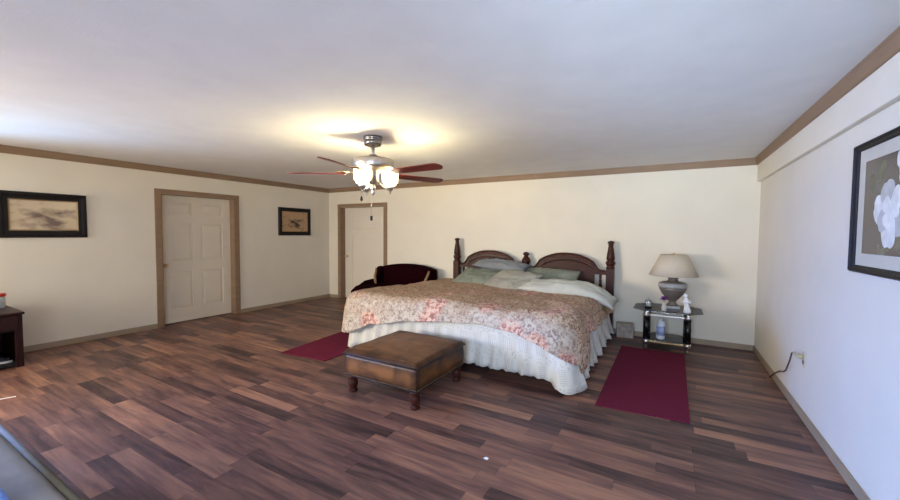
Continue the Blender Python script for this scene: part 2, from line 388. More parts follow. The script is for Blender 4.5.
# ------------------------------------------------------------------ mesh helpers
class MB:
    def __init__(self): self.v = []; self.f = []; self.s = []
    def add(self, vs, fs, smooth=False):
        n = len(self.v); self.v += [tuple(p) for p in vs]
        self.f += [tuple(i+n for i in f) for f in fs]; self.s += [smooth]*len(fs)
        return self
    def box(self, x0, x1, y0, y1, z0, z1):
        vs = [(x, y, z) for z in (z0, z1) for y in (y0, y1) for x in (x0, x1)]
        return self.add(vs, [(0, 2, 3, 1), (4, 5, 7, 6), (0, 1, 5, 4), (2, 6, 7, 3), (0, 4, 6, 2), (1, 3, 7, 5)])
    def lathe(self, prof, c=(0, 0, 0), n=32, axis='z', smooth=True):
        # prof: (radius, height) pairs from bottom to top, closed with caps
        vs = []; fs = []
        for r, h in prof:
            for i in range(n):
                a = 2*pi*i/n; x, y = r*cos(a), r*sin(a)
                if axis == 'z': vs.append((c[0]+x, c[1]+y, c[2]+h))
                elif axis == 'x': vs.append((c[0]+h, c[1]+x, c[2]+y))
                else: vs.append((c[0]+x, c[1]+h, c[2]-y))
        for k in range(len(prof)-1):
            for i in range(n):
                j = (i+1) % n
                fs.append((k*n+i, k*n+j, (k+1)*n+j, (k+1)*n+i))
        self.add(vs, fs, smooth)
        m = len(self.v)-len(vs)
        self.f.append(tuple(m+i for i in reversed(range(n)))); self.s.append(False)
        self.f.append(tuple(m+(len(prof)-1)*n+i for i in range(n))); self.s.append(False)
        return self
    def shell(self, prof, c=(0, 0, 0), n=32, smooth=True):
        # closed loop profile revolved (open in the middle)
        vs = []; fs = []; K = len(prof)
        for r, h in prof:
            for i in range(n):
                a = 2*pi*i/n; vs.append((c[0]+r*cos(a), c[1]+r*sin(a), c[2]+h))
        for k in range(K):
            k2 = (k+1) % K
            for i in range(n):
                j = (i+1) % n
                fs.append((k*n+i, k*n+j, k2*n+j, k2*n+i))
        return self.add(vs, fs, smooth)
    def tube(self, pts, r, n=10, smooth=True):
        pts = [Vector(p) for p in pts]
        rs = r if isinstance(r, (list, tuple)) else [r]*len(pts)
        vs = []; fs = []; prev = None
        for k, p in enumerate(pts):
            t = (pts[min(k+1, len(pts)-1)]-pts[max(k-1, 0)]).normalized()
            ref = prev if prev is not None else (Vector((0, 0, 1)) if abs(t.z) < 0.9 else Vector((1, 0, 0)))
            a = (ref - t*ref.dot(t)).normalized(); prev = a; bb = t.cross(a)
            for i in range(n):
                q = 2*pi*i/n; vs.append(p + (a*cos(q)+bb*sin(q))*rs[k])
        for k in range(len(pts)-1):
            for i in range(n):
                j = (i+1) % n; fs.append((k*n+i, k*n+j, (k+1)*n+j, (k+1)*n+i))
        fs.append(tuple(reversed(range(n)))); fs.append(tuple((len(pts)-1)*n+i for i in range(n)))
        return self.add(vs, fs, smooth)
    def prism(self, poly, a0, a1, plane='xz', smooth=False):
        # extrude a polygon given in a plane along the remaining axis
        def P(u, v, a):
            return {'xz': (u, a, v), 'xy': (u, v, a), 'yz': (a, u, v)}[plane]
        n = len(poly); vs = [P(u, v, a0) for u, v in poly]+[P(u, v, a1) for u, v in poly]
        fs = [(i, (i+1) % n, n+(i+1) % n, n+i) for i in range(n)]
        self.add(vs, fs, smooth)
        m = len(self.v)-2*n
        self.f.append(tuple(m+i for i in reversed(range(n)))); self.s.append(False)
        self.f.append(tuple(m+n+i for i in range(n))); self.s.append(False)
        return self
    def grid(self, fn, nu, nv, closed_u=False, smooth=True):
        vs = [fn(i/(nu if closed_u else nu-1), j/(nv-1)) for j in range(nv) for i in range(nu)]
        fs = []
        for j in range(nv-1):
            for i in range(nu if closed_u else nu-1):
                i2 = (i+1) % nu
                fs.append((j*nu+i, j*nu+i2, (j+1)*nu+i2, (j+1)*nu+i))
        return self.add(vs, fs, smooth)
    def build(self, name, material, parent=None, loc=None, rot=None, bevel=0, seg=2, subsurf=0, solid=0, soffs=0.0, weld=False):
        me = bpy.data.meshes.new(name); me.from_pydata(self.v, [], self.f); me.update()
        me.polygons.foreach_set('use_smooth', self.s)
        import bmesh
        bm = bmesh.new(); bm.from_mesh(me)
        if weld: bmesh.ops.remove_doubles(bm, verts=bm.verts, dist=1e-5)
        bmesh.ops.recalc_face_normals(bm, faces=bm.faces); bm.to_mesh(me); bm.free()
        me.materials.append(material)
        o = bpy.data.objects.new(name, me); COL.objects.link(o)
        if parent: o.parent = parent
        if loc: o.location = loc
        if rot: o.rotation_euler = rot
        if bevel:
            b = o.modifiers.new('bevel', 'BEVEL'); b.width = bevel; b.segments = seg; b.limit_method = 'ANGLE'; b.angle_limit = radians(40)
            for p in me.polygons: p.use_smooth = True
            b.harden_normals = True
        if solid:
            s = o.modifiers.new('solid', 'SOLIDIFY'); s.thickness = solid; s.offset = soffs
        if subsurf:
            s = o.modifiers.new('sub', 'SUBSURF'); s.levels = subsurf; s.render_levels = subsurf
        return o

def thing(name, label, cat, loc=(0, 0, 0), rotz=0, group=None):
    o = bpy.data.objects.new(name, None); COL.objects.link(o)
    o.location = loc; o.rotation_euler = (0, 0, rotz); o.empty_display_size = 0.1
    tag(o, label, cat, group); return o
def tag(o, label, cat, group=None):
    o['label'] = label; o['category'] = cat
    if group: o['group'] = group
    return o
def struct(o, label=None, cat=None):
    o['kind'] = 'structure'
    if label: o['label'] = label
    if cat: o['category'] = cat
    return o

# ------------------------------------------------------------------ setting
def wall_cells(mb, a0, a1, z1, holes, place):
    """solid wall panel between a0..a1 with rectangular holes (h0,h1,zb,zt)"""
    xs = sorted({a0, a1, *[h[0] for h in holes], *[h[1] for h in holes]})
    for s, e in zip(xs[:-1], xs[1:]):
        hs = [h for h in holes if h[0] <= s and h[1] >= e]
        z = 0.0
        for h in sorted(hs, key=lambda q: q[2]):
            if h[2] > z: place(mb, s, e, z, h[2])
            z = h[3]
        if z < z1: place(mb, s, e, z, z1)

T = 0.2
D1 = (2.82, 3.92, 0.0, 2.03); D2 = (-6.30, -5.09, 0.0, 2.01)
WL = (-1.30, 0.40, 0.85, 2.05)
WN1 = (-6.35, -4.35, 0.80, 2.00); WN2 = (-0.95, 0.45, 0.80, 2.10)
m = MB(); wall_cells(m, YN-T, YB+T, ZC, [D1, WL], lambda b, s, e, z0, z1: b.box(XL-T, XL, s, e, z0, z1))
m.box(XL-T-0.05, XL-T+0.02, D1[0]-0.1, D1[1]+0.1, 0, D1[3]+0.1)  # unseen backing behind the door, added to stop light through its gaps
struct(m.build('wall_left', MT['wall']))
m = MB(); wall_cells(m, XL, XR, ZC, [D2], lambda b, s, e, z0, z1: b.box(s, e, YB, YB+T, z0, z1))
m.box(D2[0]-0.1, D2[1]+0.1, YB+T-0.02, YB+T+0.05, 0, D2[3]+0.1)  # same added backing, keeps light out of the second door's gaps
struct(m.build('wall_back', MT['wall']))
m = MB(); m.box(XR, XR+T, YN-T, YB+T, 0, ZC)
struct(m.build('wall_right', MT['wall']))
m = MB(); wall_cells(m, XL, XR, ZC, [WN1, WN2], lambda b, s, e, z0, z1: b.box(s, e, YN-T, YN, z0, z1))
struct(m.build('wall_near', MT['wall']))
m = MB(); m.box(XL-T, XR+T, YN-T, YB+T, -0.1, 0.0); struct(m.build('floor', MT['floor']))
m = MB(); m.box(XL-T, XR+T, YN-T, YB+T, ZC, ZC+0.1); struct(m.build('ceiling', MT['ceiling']))
m = MB(); m.box(XS, XR, YN, YB, 2.140, ZC); struct(m.build('trim_1', MT['wall'], bevel=0.006))

# crown moulding: angled strip with a small lip
def crown(name, p0, p1, inward):
    mb = MB(); prof = [(0, 0), (0, -0.088), (0.010, -0.090), (0.016, -0.078), (0.030, -0.022), (0.034, -0.012), (0.034, 0)]
    n = len(prof); vs = []
    for p in (p0, p1):
        for d, z in prof: vs.append((p[0]+inward[0]*d, p[1]+inward[1]*d, ZC+z))
    fs = [(i, (i+1) % n, n+(i+1) % n, n+i) for i in range(n)] + [tuple(range(n)), tuple(n+i for i in reversed(range(n)))]
    mb.add(vs, fs); return struct(mb.build(name, MT['trim']))
crown('trim_2', (XL, YN), (XL, YB), (1, 0))
crown('trim_3', (XL, YB), (XS, YB), (0, -1))
crown('trim_4', (XS, YN), (XS, YB), (-1, 0))
crown('trim_5', (XL, YN), (XS, YN), (0, 1))

def baseboard(name, segs, axis, wallpos, sgn):
    mb = MB()
    for s, e in segs:
        for d0, d1, z0, z1 in ((0, 0.013, 0, 0.062), (0, 0.009, 0.062, 0.070)):
            a, b2 = sorted((wallpos+sgn*d0, wallpos+sgn*d1))
            if axis == 'y': mb.box(a, b2, s, e, z0, z1)
            else: mb.box(s, e, a, b2, z0, z1)
    return struct(mb.build(name, MT['base'], bevel=0.002))
baseboard('baseboard_left', [(YN, 2.725), (4.01, YB)], 'y', XL, 1)
baseboard('baseboard_back', [(XL, -6.39), (-5.005, XR)], 'x', YB, -1)
baseboard('baseboard_right', [(YN, YB)], 'y', XR, -1)
baseboard('baseboard_near', [(XL, XR)], 'x', YN, 1)

# doors ------------------------------------------------------------
def make_door(name, axis, h0, h1, ztop, wallpos, depth, panels, material, knob_at, sgn, casing=0.092):
    """axis 'y': door in wall_left (faces +x); axis 'x': door in wall_back (faces -y). depth: recess of the slab face."""
    face = wallpos - sgn*depth
    def bx(mb, a0, a1, d0, d1, z0, z1):
        p0, p1 = sorted((d0, d1))
        if axis == 'y': mb.box(p0, p1, a0, a1, z0, z1)
        else: mb.box(a0, a1, p0, p1, z0, z1)
    d = MB(); back = face - sgn*0.03
    zb, zt = 0.012, ztop-0.004; A0, A1 = h0+0.002, h1-0.002
    bx(d, A0, A1, face-sgn*0.014, back, zb, zt)
    # stiles and rails around the panels
    xs = sorted({A0, A1, *[p[0] for p in panels], *[p[1] for p in panels]})
    for s, e in zip(xs[:-1], xs[1:]):
        hs = sorted([p for p in panels if p[0] <= s+1e-6 and p[1] >= e-1e-6], key=lambda q: q[2]); z = zb
        for p in hs:
            bx(d, s, e, face, face-sgn*0.0141, z, p[2]); z = p[3]
        bx(d, s, e, face, face-sgn*0.0141, z, zt)
    for p in panels:  # raised field with sloping edges
        g = 0.012; s = 0.034; q0, q1, z0, z1 = p[0]+g, p[1]-g, p[2]+g, p[3]-g
        o_ = face-sgn*0.0142; i_ = face-sgn*0.003
        ring = [(q0, z0), (q1, z0), (q1, z1), (q0, z1)]; inn = [(q0+s, z0+s), (q1-s, z0+s), (q1-s, z1-s), (q0+s, z1-s)]
        P = (lambda a, dd, z: (dd, a, z)) if axis == 'y' else (lambda a, dd, z: (a, dd, z))
        vs = [P(a, o_, z) for a, z in ring]+[P(a, i_, z) for a, z in inn]
        d.add(vs, [(0, 1, 5, 4), (1, 2, 6, 5), (2, 3, 7, 6), (3, 0, 4, 7), (4, 5, 6, 7), (3, 2, 1, 0)])
    slab = struct(d.build(name, material))
    # casing and jamb lining in one frame
    c = MB(); o1 = wallpos+sgn*0.016; wd = wallpos - sgn*(T-0.02)
    for q0, q1 in ((h0-casing, h0-0.004), (h1+0.004, h1+casing)): bx(c, q0, q1, wallpos+sgn*0.0005, o1, 0, ztop+casing*0.8)
    bx(c, h0-0.004, h1+0.004, wallpos+sgn*0.0005, o1, ztop-0.004+0.008, ztop+casing*0.8)
    c.build('door_casing', MT['trim'], slab, bevel=0.003)
    j = MB()
    bx(j, h0, h0+0.0018, wallpos+sgn*0.012, face-sgn*0.05, 0, ztop); bx(j, h1-0.0018, h1, wallpos+sgn*0.012, face-sgn*0.05, 0, ztop)
    bx(j, h0, h1, wallpos+sgn*0.012, face-sgn*0.05, ztop-0.003, ztop)
    j.build('door_jamb', MT['trim'], slab)
    k = MB(); a, z = knob_at
    prof = [(0.030, 0.0), (0.030, 0.006), (0.012, 0.010), (0.011, 0.030), (0.024, 0.040), (0.029, 0.052), (0.026, 0.064), (0.012, 0.070)]
    if axis == 'y': k.lathe(prof, (face, a, z), 20, 'x')
    else: k.lathe([(r, -h) for r, h in prof], (a, face, z), 20, 'y')
    k.build('door_knob', MT['brass'], slab)
    return slab
y0, y1 = 2.82, 3.92
def two(z0, z1): return [(y0+0.135, y0+0.135+0.345, z0, z1), (y1-0.135-0.345, y1-0.135, z0, z1)]
make_door('door_1', 'y', y0, y1, 2.03, XL, 0.12, two(0.22, 0.83)+two(0.98, 1.60)+two(1.72, 1.93), MT['door'], (y0+0.075, 0.93), 1)
x0, x1 = -6.30, -5.09
make_door('door_2', 'x', x0, x1, 2.01, YB, 0.12, [(x0+0.20, x1-0.12, 1.52, 1.87), (x0+0.20, x1-0.12, 0.22, 1.42)], MT['door_white'], (x0+0.07, 0.94), -1)

def make_window(name, axis, h0, h1, z0, z1, wallpos, sgn):
    def bx(mb, a0, a1, d0, d1, q0, q1):
        p0, p1 = sorted((d0, d1))
        if axis == 'y': mb.box(p0, p1, a0, a1, q0, q1)
        else: mb.box(a0, a1, p0, p1, q0, q1)
    a, b_ = wallpos-sgn*0.06, wallpos-sgn*0.11
    f = MB(); w = 0.05
    bx(f, h0, h0+w, a, b_, z0, z1); bx(f, h1-w, h1, a, b_, z0, z1)
    bx(f, h0+w, h1-w, a, b_, z0, z0+w); bx(f, h0+w, h1-w, a, b_, z1-w, z1)
    c = (h0+h1)/2; bx(f, c-0.02, c+0.02, a, b_, z0+w, z1-w)
    fr = struct(f.build(name, MT['window_frame']))
    g = MB(); bx(g, h0+w, h1-w, wallpos-sgn*0.08, wallpos-sgn*0.084, z0+w, z1-w); g.build('window_pane', MT['window_glass'], fr)
    s = MB(); bx(s, h0-0.04, h1+0.04, wallpos+sgn*0.0005, wallpos+sgn*0.05, z0-0.03, z0); s.build('window_sill', MT['window_frame'], fr)
make_window('window_1', 'y', *WL, XL, 1)
make_window('window_2', 'x', *WN1, YN, 1)
make_window('window_3', 'x', *WN2, YN, 1)

# ------------------------------------------------------------------ rugs
def rug(pts, label):
    cx = sum(p[0] for p in pts)/4; cy = sum(p[1] for p in pts)/4
    mb = MB(); mb.prism([(p[0]-cx, p[1]-cy) for p in pts], 0.0005, 0.009, 'xy')
    return tag(mb.build('rug', MT['rug'], loc=(cx, cy, 0), bevel=0.003), label, 'rug')
rug([(-0.52, 3.40), (0.175, 3.45), (0.19, 5.42), (-0.515, 5.42)], 'flat burgundy rug on the floor between the bed and the glass side table')
rug([(-4.05, 2.93), (-3.36, 2.99), (-3.43, 4.55), (-4.20, 4.50)], 'flat burgundy rug on the floor at the door side of the bed, mostly hidden')

# ------------------------------------------------------------------ bed
BX0, BX1, BY0, BY1 = -3.50, -0.74, 3.55, 5.90      # mattress footprint
bed = thing('bed', 'wide wooden bed with a double arched carved headboard and lace bed skirt', 'bed', (-2.12, 4.75, 0))
def L2(x, y, z): return (x+2.12, y-4.75, z)
ox, oy = 2.12, -4.75
MB().box(BX0+0.06+ox, BX1-0.06+ox, BY0+0.05+oy, BY1-0.02+oy, 0.18, 0.40).build('box_spring', MT['mattress'], bed, bevel=0.03)
MB().box(BX0+0.05+ox, BX1-0.05+ox, BY0+0.06+oy, BY1-0.02+oy, 0.401, 0.615).build('mattress', MT['mattress'], bed, bevel=0.06, seg=4)
for lx, ly in ((BX0+0.25, BY0+0.25), (BX1-0.25, BY0+0.25), (BX0+0.25, BY1-0.25), (BX1-0.25, BY1-0.25)):
    MB().lathe([(0.025, 0), (0.028, 0.04), (0.022, 0.10), (0.03, 0.18)], (lx+ox, ly+oy, 0.0), 14).build('bed_leg', MT['darkwood'], bed)
# posts
HY = 5.97
def post(x, top, short=False):
    p = MB(); q = 0.052
    cx, cy = x+ox, HY+oy
    p.box(cx-q, cx+q, cy-q, cy+q, 0, 0.97 if not short else 0.95)
    b0 = 0.97 if not short else 0.95
    t = top-b0
    if not short:
        prof = [(0.048, 0), (0.052, 0.015), (0.040, 0.03), (0.047, 0.05), (0.057, 0.075), (0.056, 0.10), (0.036, 0.118), (0.050, 0.135),
                (0.047, 0.18), (0.040, 0.24), (0.031, 0.31), (0.026, 0.345), (0.038, 0.355), (0.024, 0.362), (0.040, 0.380), (0.040, 0.395), (0.024, 0.408), (0.008, 0.413)]
        k = t/0.413
    else:
        prof = [(0.046, 0), (0.034, 0.012), (0.056, 0.045), (0.060, 0.075), (0.048, 0.11), (0.032, 0.135), (0.026, 0.15), (0.042, 0.165), (0.044, 0.185), (0.028, 0.20), (0.01, 0.207)]
        k = t/0.207
    p.lathe([(r*1.18, h*k) for r, h in prof], (cx, cy, b0-0.001), 20)
    return p.build('bed_post', MT['darkwood'], bed, bevel=0.0)
post(-3.30, 1.385); post(-0.745, 1.375); post(-2.02, 1.175, True)
def outer(u):
    a = abs(u)
    if a < 0.385: return 1.180-0.105*(a/0.385)**2.2
    if a < 0.50:
        t = (a-0.385)/0.115; return 1.075-(1.075-0.945)*(t*t*(3-2*t))**0.8
    return 0.945-0.012*(a-0.5)/0.12
def inner(u):
    a = abs(u); return 0.835+0.245*math.sqrt(max(0, 1-(a/0.47)**2)) if a < 0.40 else 0.86
for hc, x_l, x_r in ((-2.66, -3.255, -2.065), (-1.383, -1.975, -0.79)):
    N_ = 56
    us = [(x_l-hc)+(x_r-x_l)*i/N_ for i in range(N_+1)]
    # outer band following the arch
    fr = MB(); th0, th1 = HY-0.020+oy, HY+0.020+oy
    vs = []; fs = []
    for u in us:
        zt = outer(u); zb = min(zt-0.055, 0.875 if abs(u) > 0.42 else max(0.875, outer(u)-0.115))
        for y in (th0, th1): vs += [(hc+u+ox, y, zt), (hc+u+ox, y, zb)]
    for i in range(N_):
        a = 4*i; b_ = a+4
        fs += [(a, a+1, b_+1, b_), (a+2, b_+2, b_+3, a+3), (a, b_, b_+2, a+2), (a+1, a+3, b_+3, b_+1)]
    fs += [(0, 2, 3, 1), (4*N_, 4*N_+1, 4*N_+3, 4*N_+2)]
    fr.add(vs, fs); hb = fr.build('headboard_arch', MT['darkwood'], bed)
    # raised top and lower beads
    for off, rr in ((-0.010, 0.014), (-0.108, 0.009)):
        pts = [(hc+u+ox, HY-0.024+oy, outer(u)+off) for u in us if abs(u) < (0.58 if off > -0.05 else 0.37)]
        MB().tube(pts, rr, 8).build('arch_bead', MT['darkwood'], hb)
    # carved leaf scroll band between the beads
    cv = MB()
    for i in range(15):
        u = -0.335+0.67*i/14; z = outer(u)-0.056
        sl = atan2(outer(u+0.01)-outer(u-0.01), 0.02)
        for s_ in (-1, 1):
            ang = sl + s_*0.7
            for t in (0, 1):
                c_ = (hc+u+ox+0.010*s_*cos(ang)+(t*0.008), HY-0.022+oy, z+0.012*s_*sin(ang)+0.004*t)
                ring = [];
                for k in range(8):
                    a = 2*pi*k/8; du, dz = 0.020*cos(a), 0.009*sin(a)
                    ring.append((c_[0]+du*cos(ang)-dz*sin(ang), c_[1], c_[2]+du*sin(ang)+dz*cos(ang)))
                apex = (c_[0], c_[1]-0.018, c_[2])
                cv.add(ring+[apex], [(k, (k+1) % 8, 8) for k in range(8)], True)
    cv.build('carved_scroll', MT['carved'], hb)
    # inner panel with arched top, stiles, bottom rail
    ip = MB(); pts = [(hc+u+ox, inner(u)) for u in [-0.40+0.80*i/40 for i in range(41)]]
    ip.prism([(hc-0.40+ox, 0.50)]+pts+[(hc+0.40+ox, 0.50)], HY-0.010+oy, HY+0.010+oy, 'xz')
    ip.build('headboard_panel', MT['darkwood'], bed)
    fillm = MB()
    vs = []; fs = []; uu = [-0.42+0.84*i/40 for i in range(41)]
    for u in uu:
        zt = outer(u)-0.10; zb = min(zt, max(0.6, inner(u)-0.03)) if abs(u) < 0.385 else 0.55
        for y in (HY-0.015+oy, HY+0.015+oy): vs += [(hc+u+ox, y, zt), (hc+u+ox, y, zb)]
    for i in range(40):
        a = 4*i; b_ = a+4
        fs += [(a, a+1, b_+1, b_), (a+2, b_+2, b_+3, a+3), (a, b_, b_+2, a+2), (a+1, a+3, b_+3, b_+1)]
    fillm.add(vs, fs); fillm.build('arch_fill', MT['darkwood'], hb)
    ab = [(hc+u+ox, HY-0.017+oy, inner(u)-0.01) for u in [-0.39+0.78*i/40 for i in range(41)]]
    MB().tube(ab, 0.009, 8).build('arch_bead', MT['darkwood'], hb)
    r_ = MB(); r_.box(x_l+ox, x_r+ox, HY-0.018+oy, HY+0.018+oy, 0.46, 0.56); r_.build('bottom_rail', MT['darkwood'], bed, bevel=0.004)
    for sx in (-1, 1):
        xs_ = hc+sx*0.505
        MB().lathe([(0.016, 0.56), (0.020, 0.60), (0.014, 0.63), (0.024, 0.68), (0.026, 0.72), (0.014, 0.76), (0.022, 0.78), (0.014, 0.80), (0.018, 0.84), (0.020, 0.882)],
                   (xs_+ox, HY+oy, 0), 14).build('spindle', MT['darkwood'], bed)

# U-shaped perimeter: head-left -> foot -> head-right
def perimeter(x0, x1, y0, y1, r, n):
    segs = []; L1 = (y1-y0-r); L2_ = (x1-x0-2*r); A = pi/2*r; tot = 2*L1+L2_+2*A
    out = []
    for i in range(n):
        d = tot*i/(n-1)
        if d <= L1: out.append((x0, y1-d, -1, 0)); continue
        d -= L1
        if d <= A:
            a = d/r; out.append((x0+r-r*cos(a), y0+r-r*sin(a), -cos(a), -sin(a))); continue
        d -= A
        if d <= L2_: out.append((x0+r+d, y0, 0, -1)); continue
        d -= L2_
        if d <= A:
            a = d/r; out.append((x1-r+r*sin(a), y0+r-r*cos(a), sin(a), -cos(a))); continue
        d -= A
        out.append((x1, y0+r+d, 1, 0))
    return out
# bed skirt: gathered lace, two tiers
per = perimeter(BX0-0.05, BX1-0.02, BY0+0.01, BY1-0.05, 0.06, 620)
def skirt_pt(i, j, nj):
    x, y, nx, ny = per[i]; t = j/(nj-1)
    s = i*0.5
    right = max(0.0, min(1.0, (nx)))*1.0
    deep = 0.020+0.024*max(nx, 0) + 0.012*max(-nx, 0)
    fold = sin(i*0.42+1.5*sin(i*0.05)) + 0.5*sin(i*0.19+2)
    a = -0.035*(1-t)**2 + deep*t*fold + 0.05*t*t + 0.012*t*noise.noise(Vector((i*0.08, t*2, 0)))
    zb = 0.105 if ny < -0.5 else 0.05
    cornr = math.exp(-((x-BX1)**2+(y-BY0)**2)/0.03)
    cornl = math.exp(-((x-BX0)**2+(y-BY0)**2)/0.03)
    zb = zb*(1-max(cornr, cornl)) + 0.015*max(cornr, cornl) + 0.006*sin(i*0.9)
    z = 0.58+(zb-0.58)*t
    a += 0.07*cornr*t
    if nx < -0.5: a -= 0.05*min(1, max(0, (y-4.6)/0.5))
    return (x+nx*a+ox, y+ny*a+oy, z)
sk = MB(); NJ = 10
vs = [skirt_pt(i, j, NJ) for j in range(NJ) for i in range(620)]
fs = [(j*620+i, j*620+i+1, (j+1)*620+i+1, (j+1)*620+i) for j in range(NJ-1) for i in range(619)]
sk.add(vs, fs, True); sk.build('bed_skirt', MT['lace'], bed, solid=0.003)

# quilt, draped over the top and three sides
QX, QY = -2.12, 4.50
ZT = 0.70
NP = 300; perq = perimeter(BX0-0.12, BX1-0.03, BY0-0.02, BY1-0.10, 0.20, NP)
def hem_z(x, y, nx, ny):
    # measured hem heights along foot, interpolated; sides constant
    if ny < -0.3:
        K = [(-3.55, 0.20), (-3.42, 0.22), (-3.1, 0.36), (-2.6, 0.45), (-2.1, 0.50), (-1.64, 0.53), (-1.25, 0.50), (-1.02, 0.43), (-0.88, 0.33), (-0.66, 0.15)]
        if x <= K[0][0]: return K[0][1]
        for (a, za), (b_, zb) in zip(K[:-1], K[1:]):
            if x <= b_: return za+(zb-za)*(x-a)/(b_-a)
        return K[-1][1]
    if nx > 0:
        return 0.15+(0.46-0.15)*min(1, max(0, (y-BY0-0.10)/0.42))
    return 0.20+0.12*min(1, max(0, (y-BY0-0.1)/0.6))
JI, JD = 34, 26
def quilt_pt(i, j):
    x, y, nx, ny = perq[i]
    ysp = min(max(y, BY0+0.9), BY1-0.10)
    sx, sy = (BX0+BX1)/2, ysp
    if ny < -0.3: sx = min(max(x, BX0+1.0), BX1-1.0)
    r = 0.14
    if j <= JI:
        t = j/JI; t = 1-(1-t)**1.4
        bx_, by_ = x-nx*0.10, y-ny*0.10
        px, py = sx+(bx_-sx)*t, sy+(by_-sy)*t
        z = ZT
    else:
        d = (j-JI)/JD
        hz = hem_z(x, y, nx, ny) + 0.012*noise.noise(Vector((i*0.12, 0, 5)))
        arc = r*pi/2; drop = ZT-r-hz; tot = arc+drop; s = d*tot
        flare = 0.05*max(0, 1-abs(ny)*0.2)
        if s < arc:
            a = s/r; out = -0.10+r*sin(a); z = ZT-r*(1-cos(a))
        else:
            q = (s-arc); out = -0.10+r+(0.05 if nx < 0 else 0.07)*(1-math.exp(-q*9)); z = ZT-r-q
        fold = noise.noise(Vector((i*0.055, d*1.3, 1)))*0.05*d + sin(i*0.33+3*noise.noise(Vector((i*0.02, 0, 9))))*0.014*d*(1.4 if nx > 0 or ny < -0.3 and x > -1.3 else 0.7)
        out += fold
        if nx < -0.5: out -= 0.11*min(1, max(0, (y-4.6)/0.5))
        px, py = x+nx*out, y+ny*out
    # surface undulation + long wrinkles
    z -= 0.055*min(1, max(0, (py-3.7)/1.8))
    w = noise.noise(Vector((px*1.6, py*1.6, 0)))*0.028 + noise.noise(Vector((px*4+py*1.5, py*5, 3)))*0.012 + noise.noise(Vector((px*11, py*9, 7)))*0.004
    edge_l = max(0, 1-(px-BX0)/0.5)
    # diagonal rumple towards the right foot corner
    d1 = (px+1.0)*0.8+(py-4.1)*0.6; d2 = -(px+1.0)*0.6+(py-4.1)*0.8
    w += 0.035*math.exp(-(d1*d1)/0.006)*math.exp(-(d2*d2)/0.25)
    w -= 0.02*math.exp(-((d1-0.10)**2)/0.004)*math.exp(-(d2*d2)/0.2)
    z += w*(1.0 if j <= JI+6 else 0.35)
    if ZT-z < 0.5: z += 0.02*math.exp(-((px+2.1)**2)/0.9)
    return (px-QX, py-QY, max(z, 0.02))
q = MB(); NJQ = JI+JD+1
vs = [quilt_pt(i, j) for j in range(NJQ) for i in range(NP)]
fs = [(j*NP+i, j*NP+i+1, (j+1)*NP+i+1, (j+1)*NP+i) for j in range(NJQ-1) for i in range(NP-1)]
q.add(vs, fs, True)
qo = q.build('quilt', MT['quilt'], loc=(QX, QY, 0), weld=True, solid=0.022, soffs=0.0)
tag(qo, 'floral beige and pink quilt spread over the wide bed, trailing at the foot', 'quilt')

# ------------------------------------------------------------------ pillows
def pillow(w, d, t, loc, rot, material, label, seed=0, droop=0.0, droop_l=0.0, flange=0.0):
    nu, nv = 48, 32
    mb = MB()
    def top(sgn):
        def fn(a, b_):
            u, v = 2*a-1, 2*b_-1
            e = (1-abs(u)**2.6)*(1-abs(v)**2.6); h = max(0, e)**0.55
            pinch = 1-0.07*(1-u*u)*abs(v)**3; pinx = 1-0.05*(1-v*v)*abs(u)**3
            x = w/2*u*pinx; y = d/2*v*pinch
            wr = noise.noise(Vector((u*2.5+seed, v*2.5, seed)))*0.034*h + noise.noise(Vector((u*7+seed, v*4, 2*seed)))*0.016*h
            wr += 0.012*h*noise.noise(Vector(((u-v)*5, (u+v)*1.2, seed*3.1)))*(abs(u)+0.4)
            z = sgn*(t/2*h + (wr if sgn > 0 else 0)) + t*0.06*noise.noise(Vector((u*1.2+seed, v*1.2, 8)))
            z -= droop*max(0, u-0.35)**2 + droop_l*max(0, -u-0.35)**2
            return (x, y, z)
        return fn
    mb.grid(top(1), nu, nv); mb.grid(top(-1), nu, nv)
    o = mb.build('pillow', material, loc=loc, rot=rot, weld=True)
    return tag(o, label, 'pillow', 'pillows at the head of the bed')
pillow(0.88, 0.56, 0.15, (-2.64, 5.62, 0.765), (radians(22), 0, radians(-3)), MT['pillow_green'],
       'sage green pillow lying flattest at the left end, under the blue-grey one', 1)
pillow(0.92, 0.34, 0.15, (-2.36, 5.755, 0.955), (radians(10), radians(3), radians(-3)), MT['pillow_blue'],
       'blue-grey pillow on top of the others against the left headboard arch', 2)
pillow(0.92, 0.44, 0.15, (-1.60, 5.74, 0.800), (radians(32), radians(1), 0), MT['pillow_green'],
       'sage green pillow leaning on the right headboard arch behind the long white one', 3)
pillow(0.80, 0.54, 0.16, (-2.03, 5.35, 0.770), (radians(27), radians(2), radians(-24)), MT['pillow_grey'],
       'warm grey pillow in the middle front of the pillow pile', 4)
pillow(1.26, 0.44, 0.20, (-1.19, 5.23, 0.725), (radians(8), radians(2), radians(1)), MT['pillow_white'],
       'long pale grey-white pillow at the right, its end hanging over the bed edge', 5, droop=0.36)

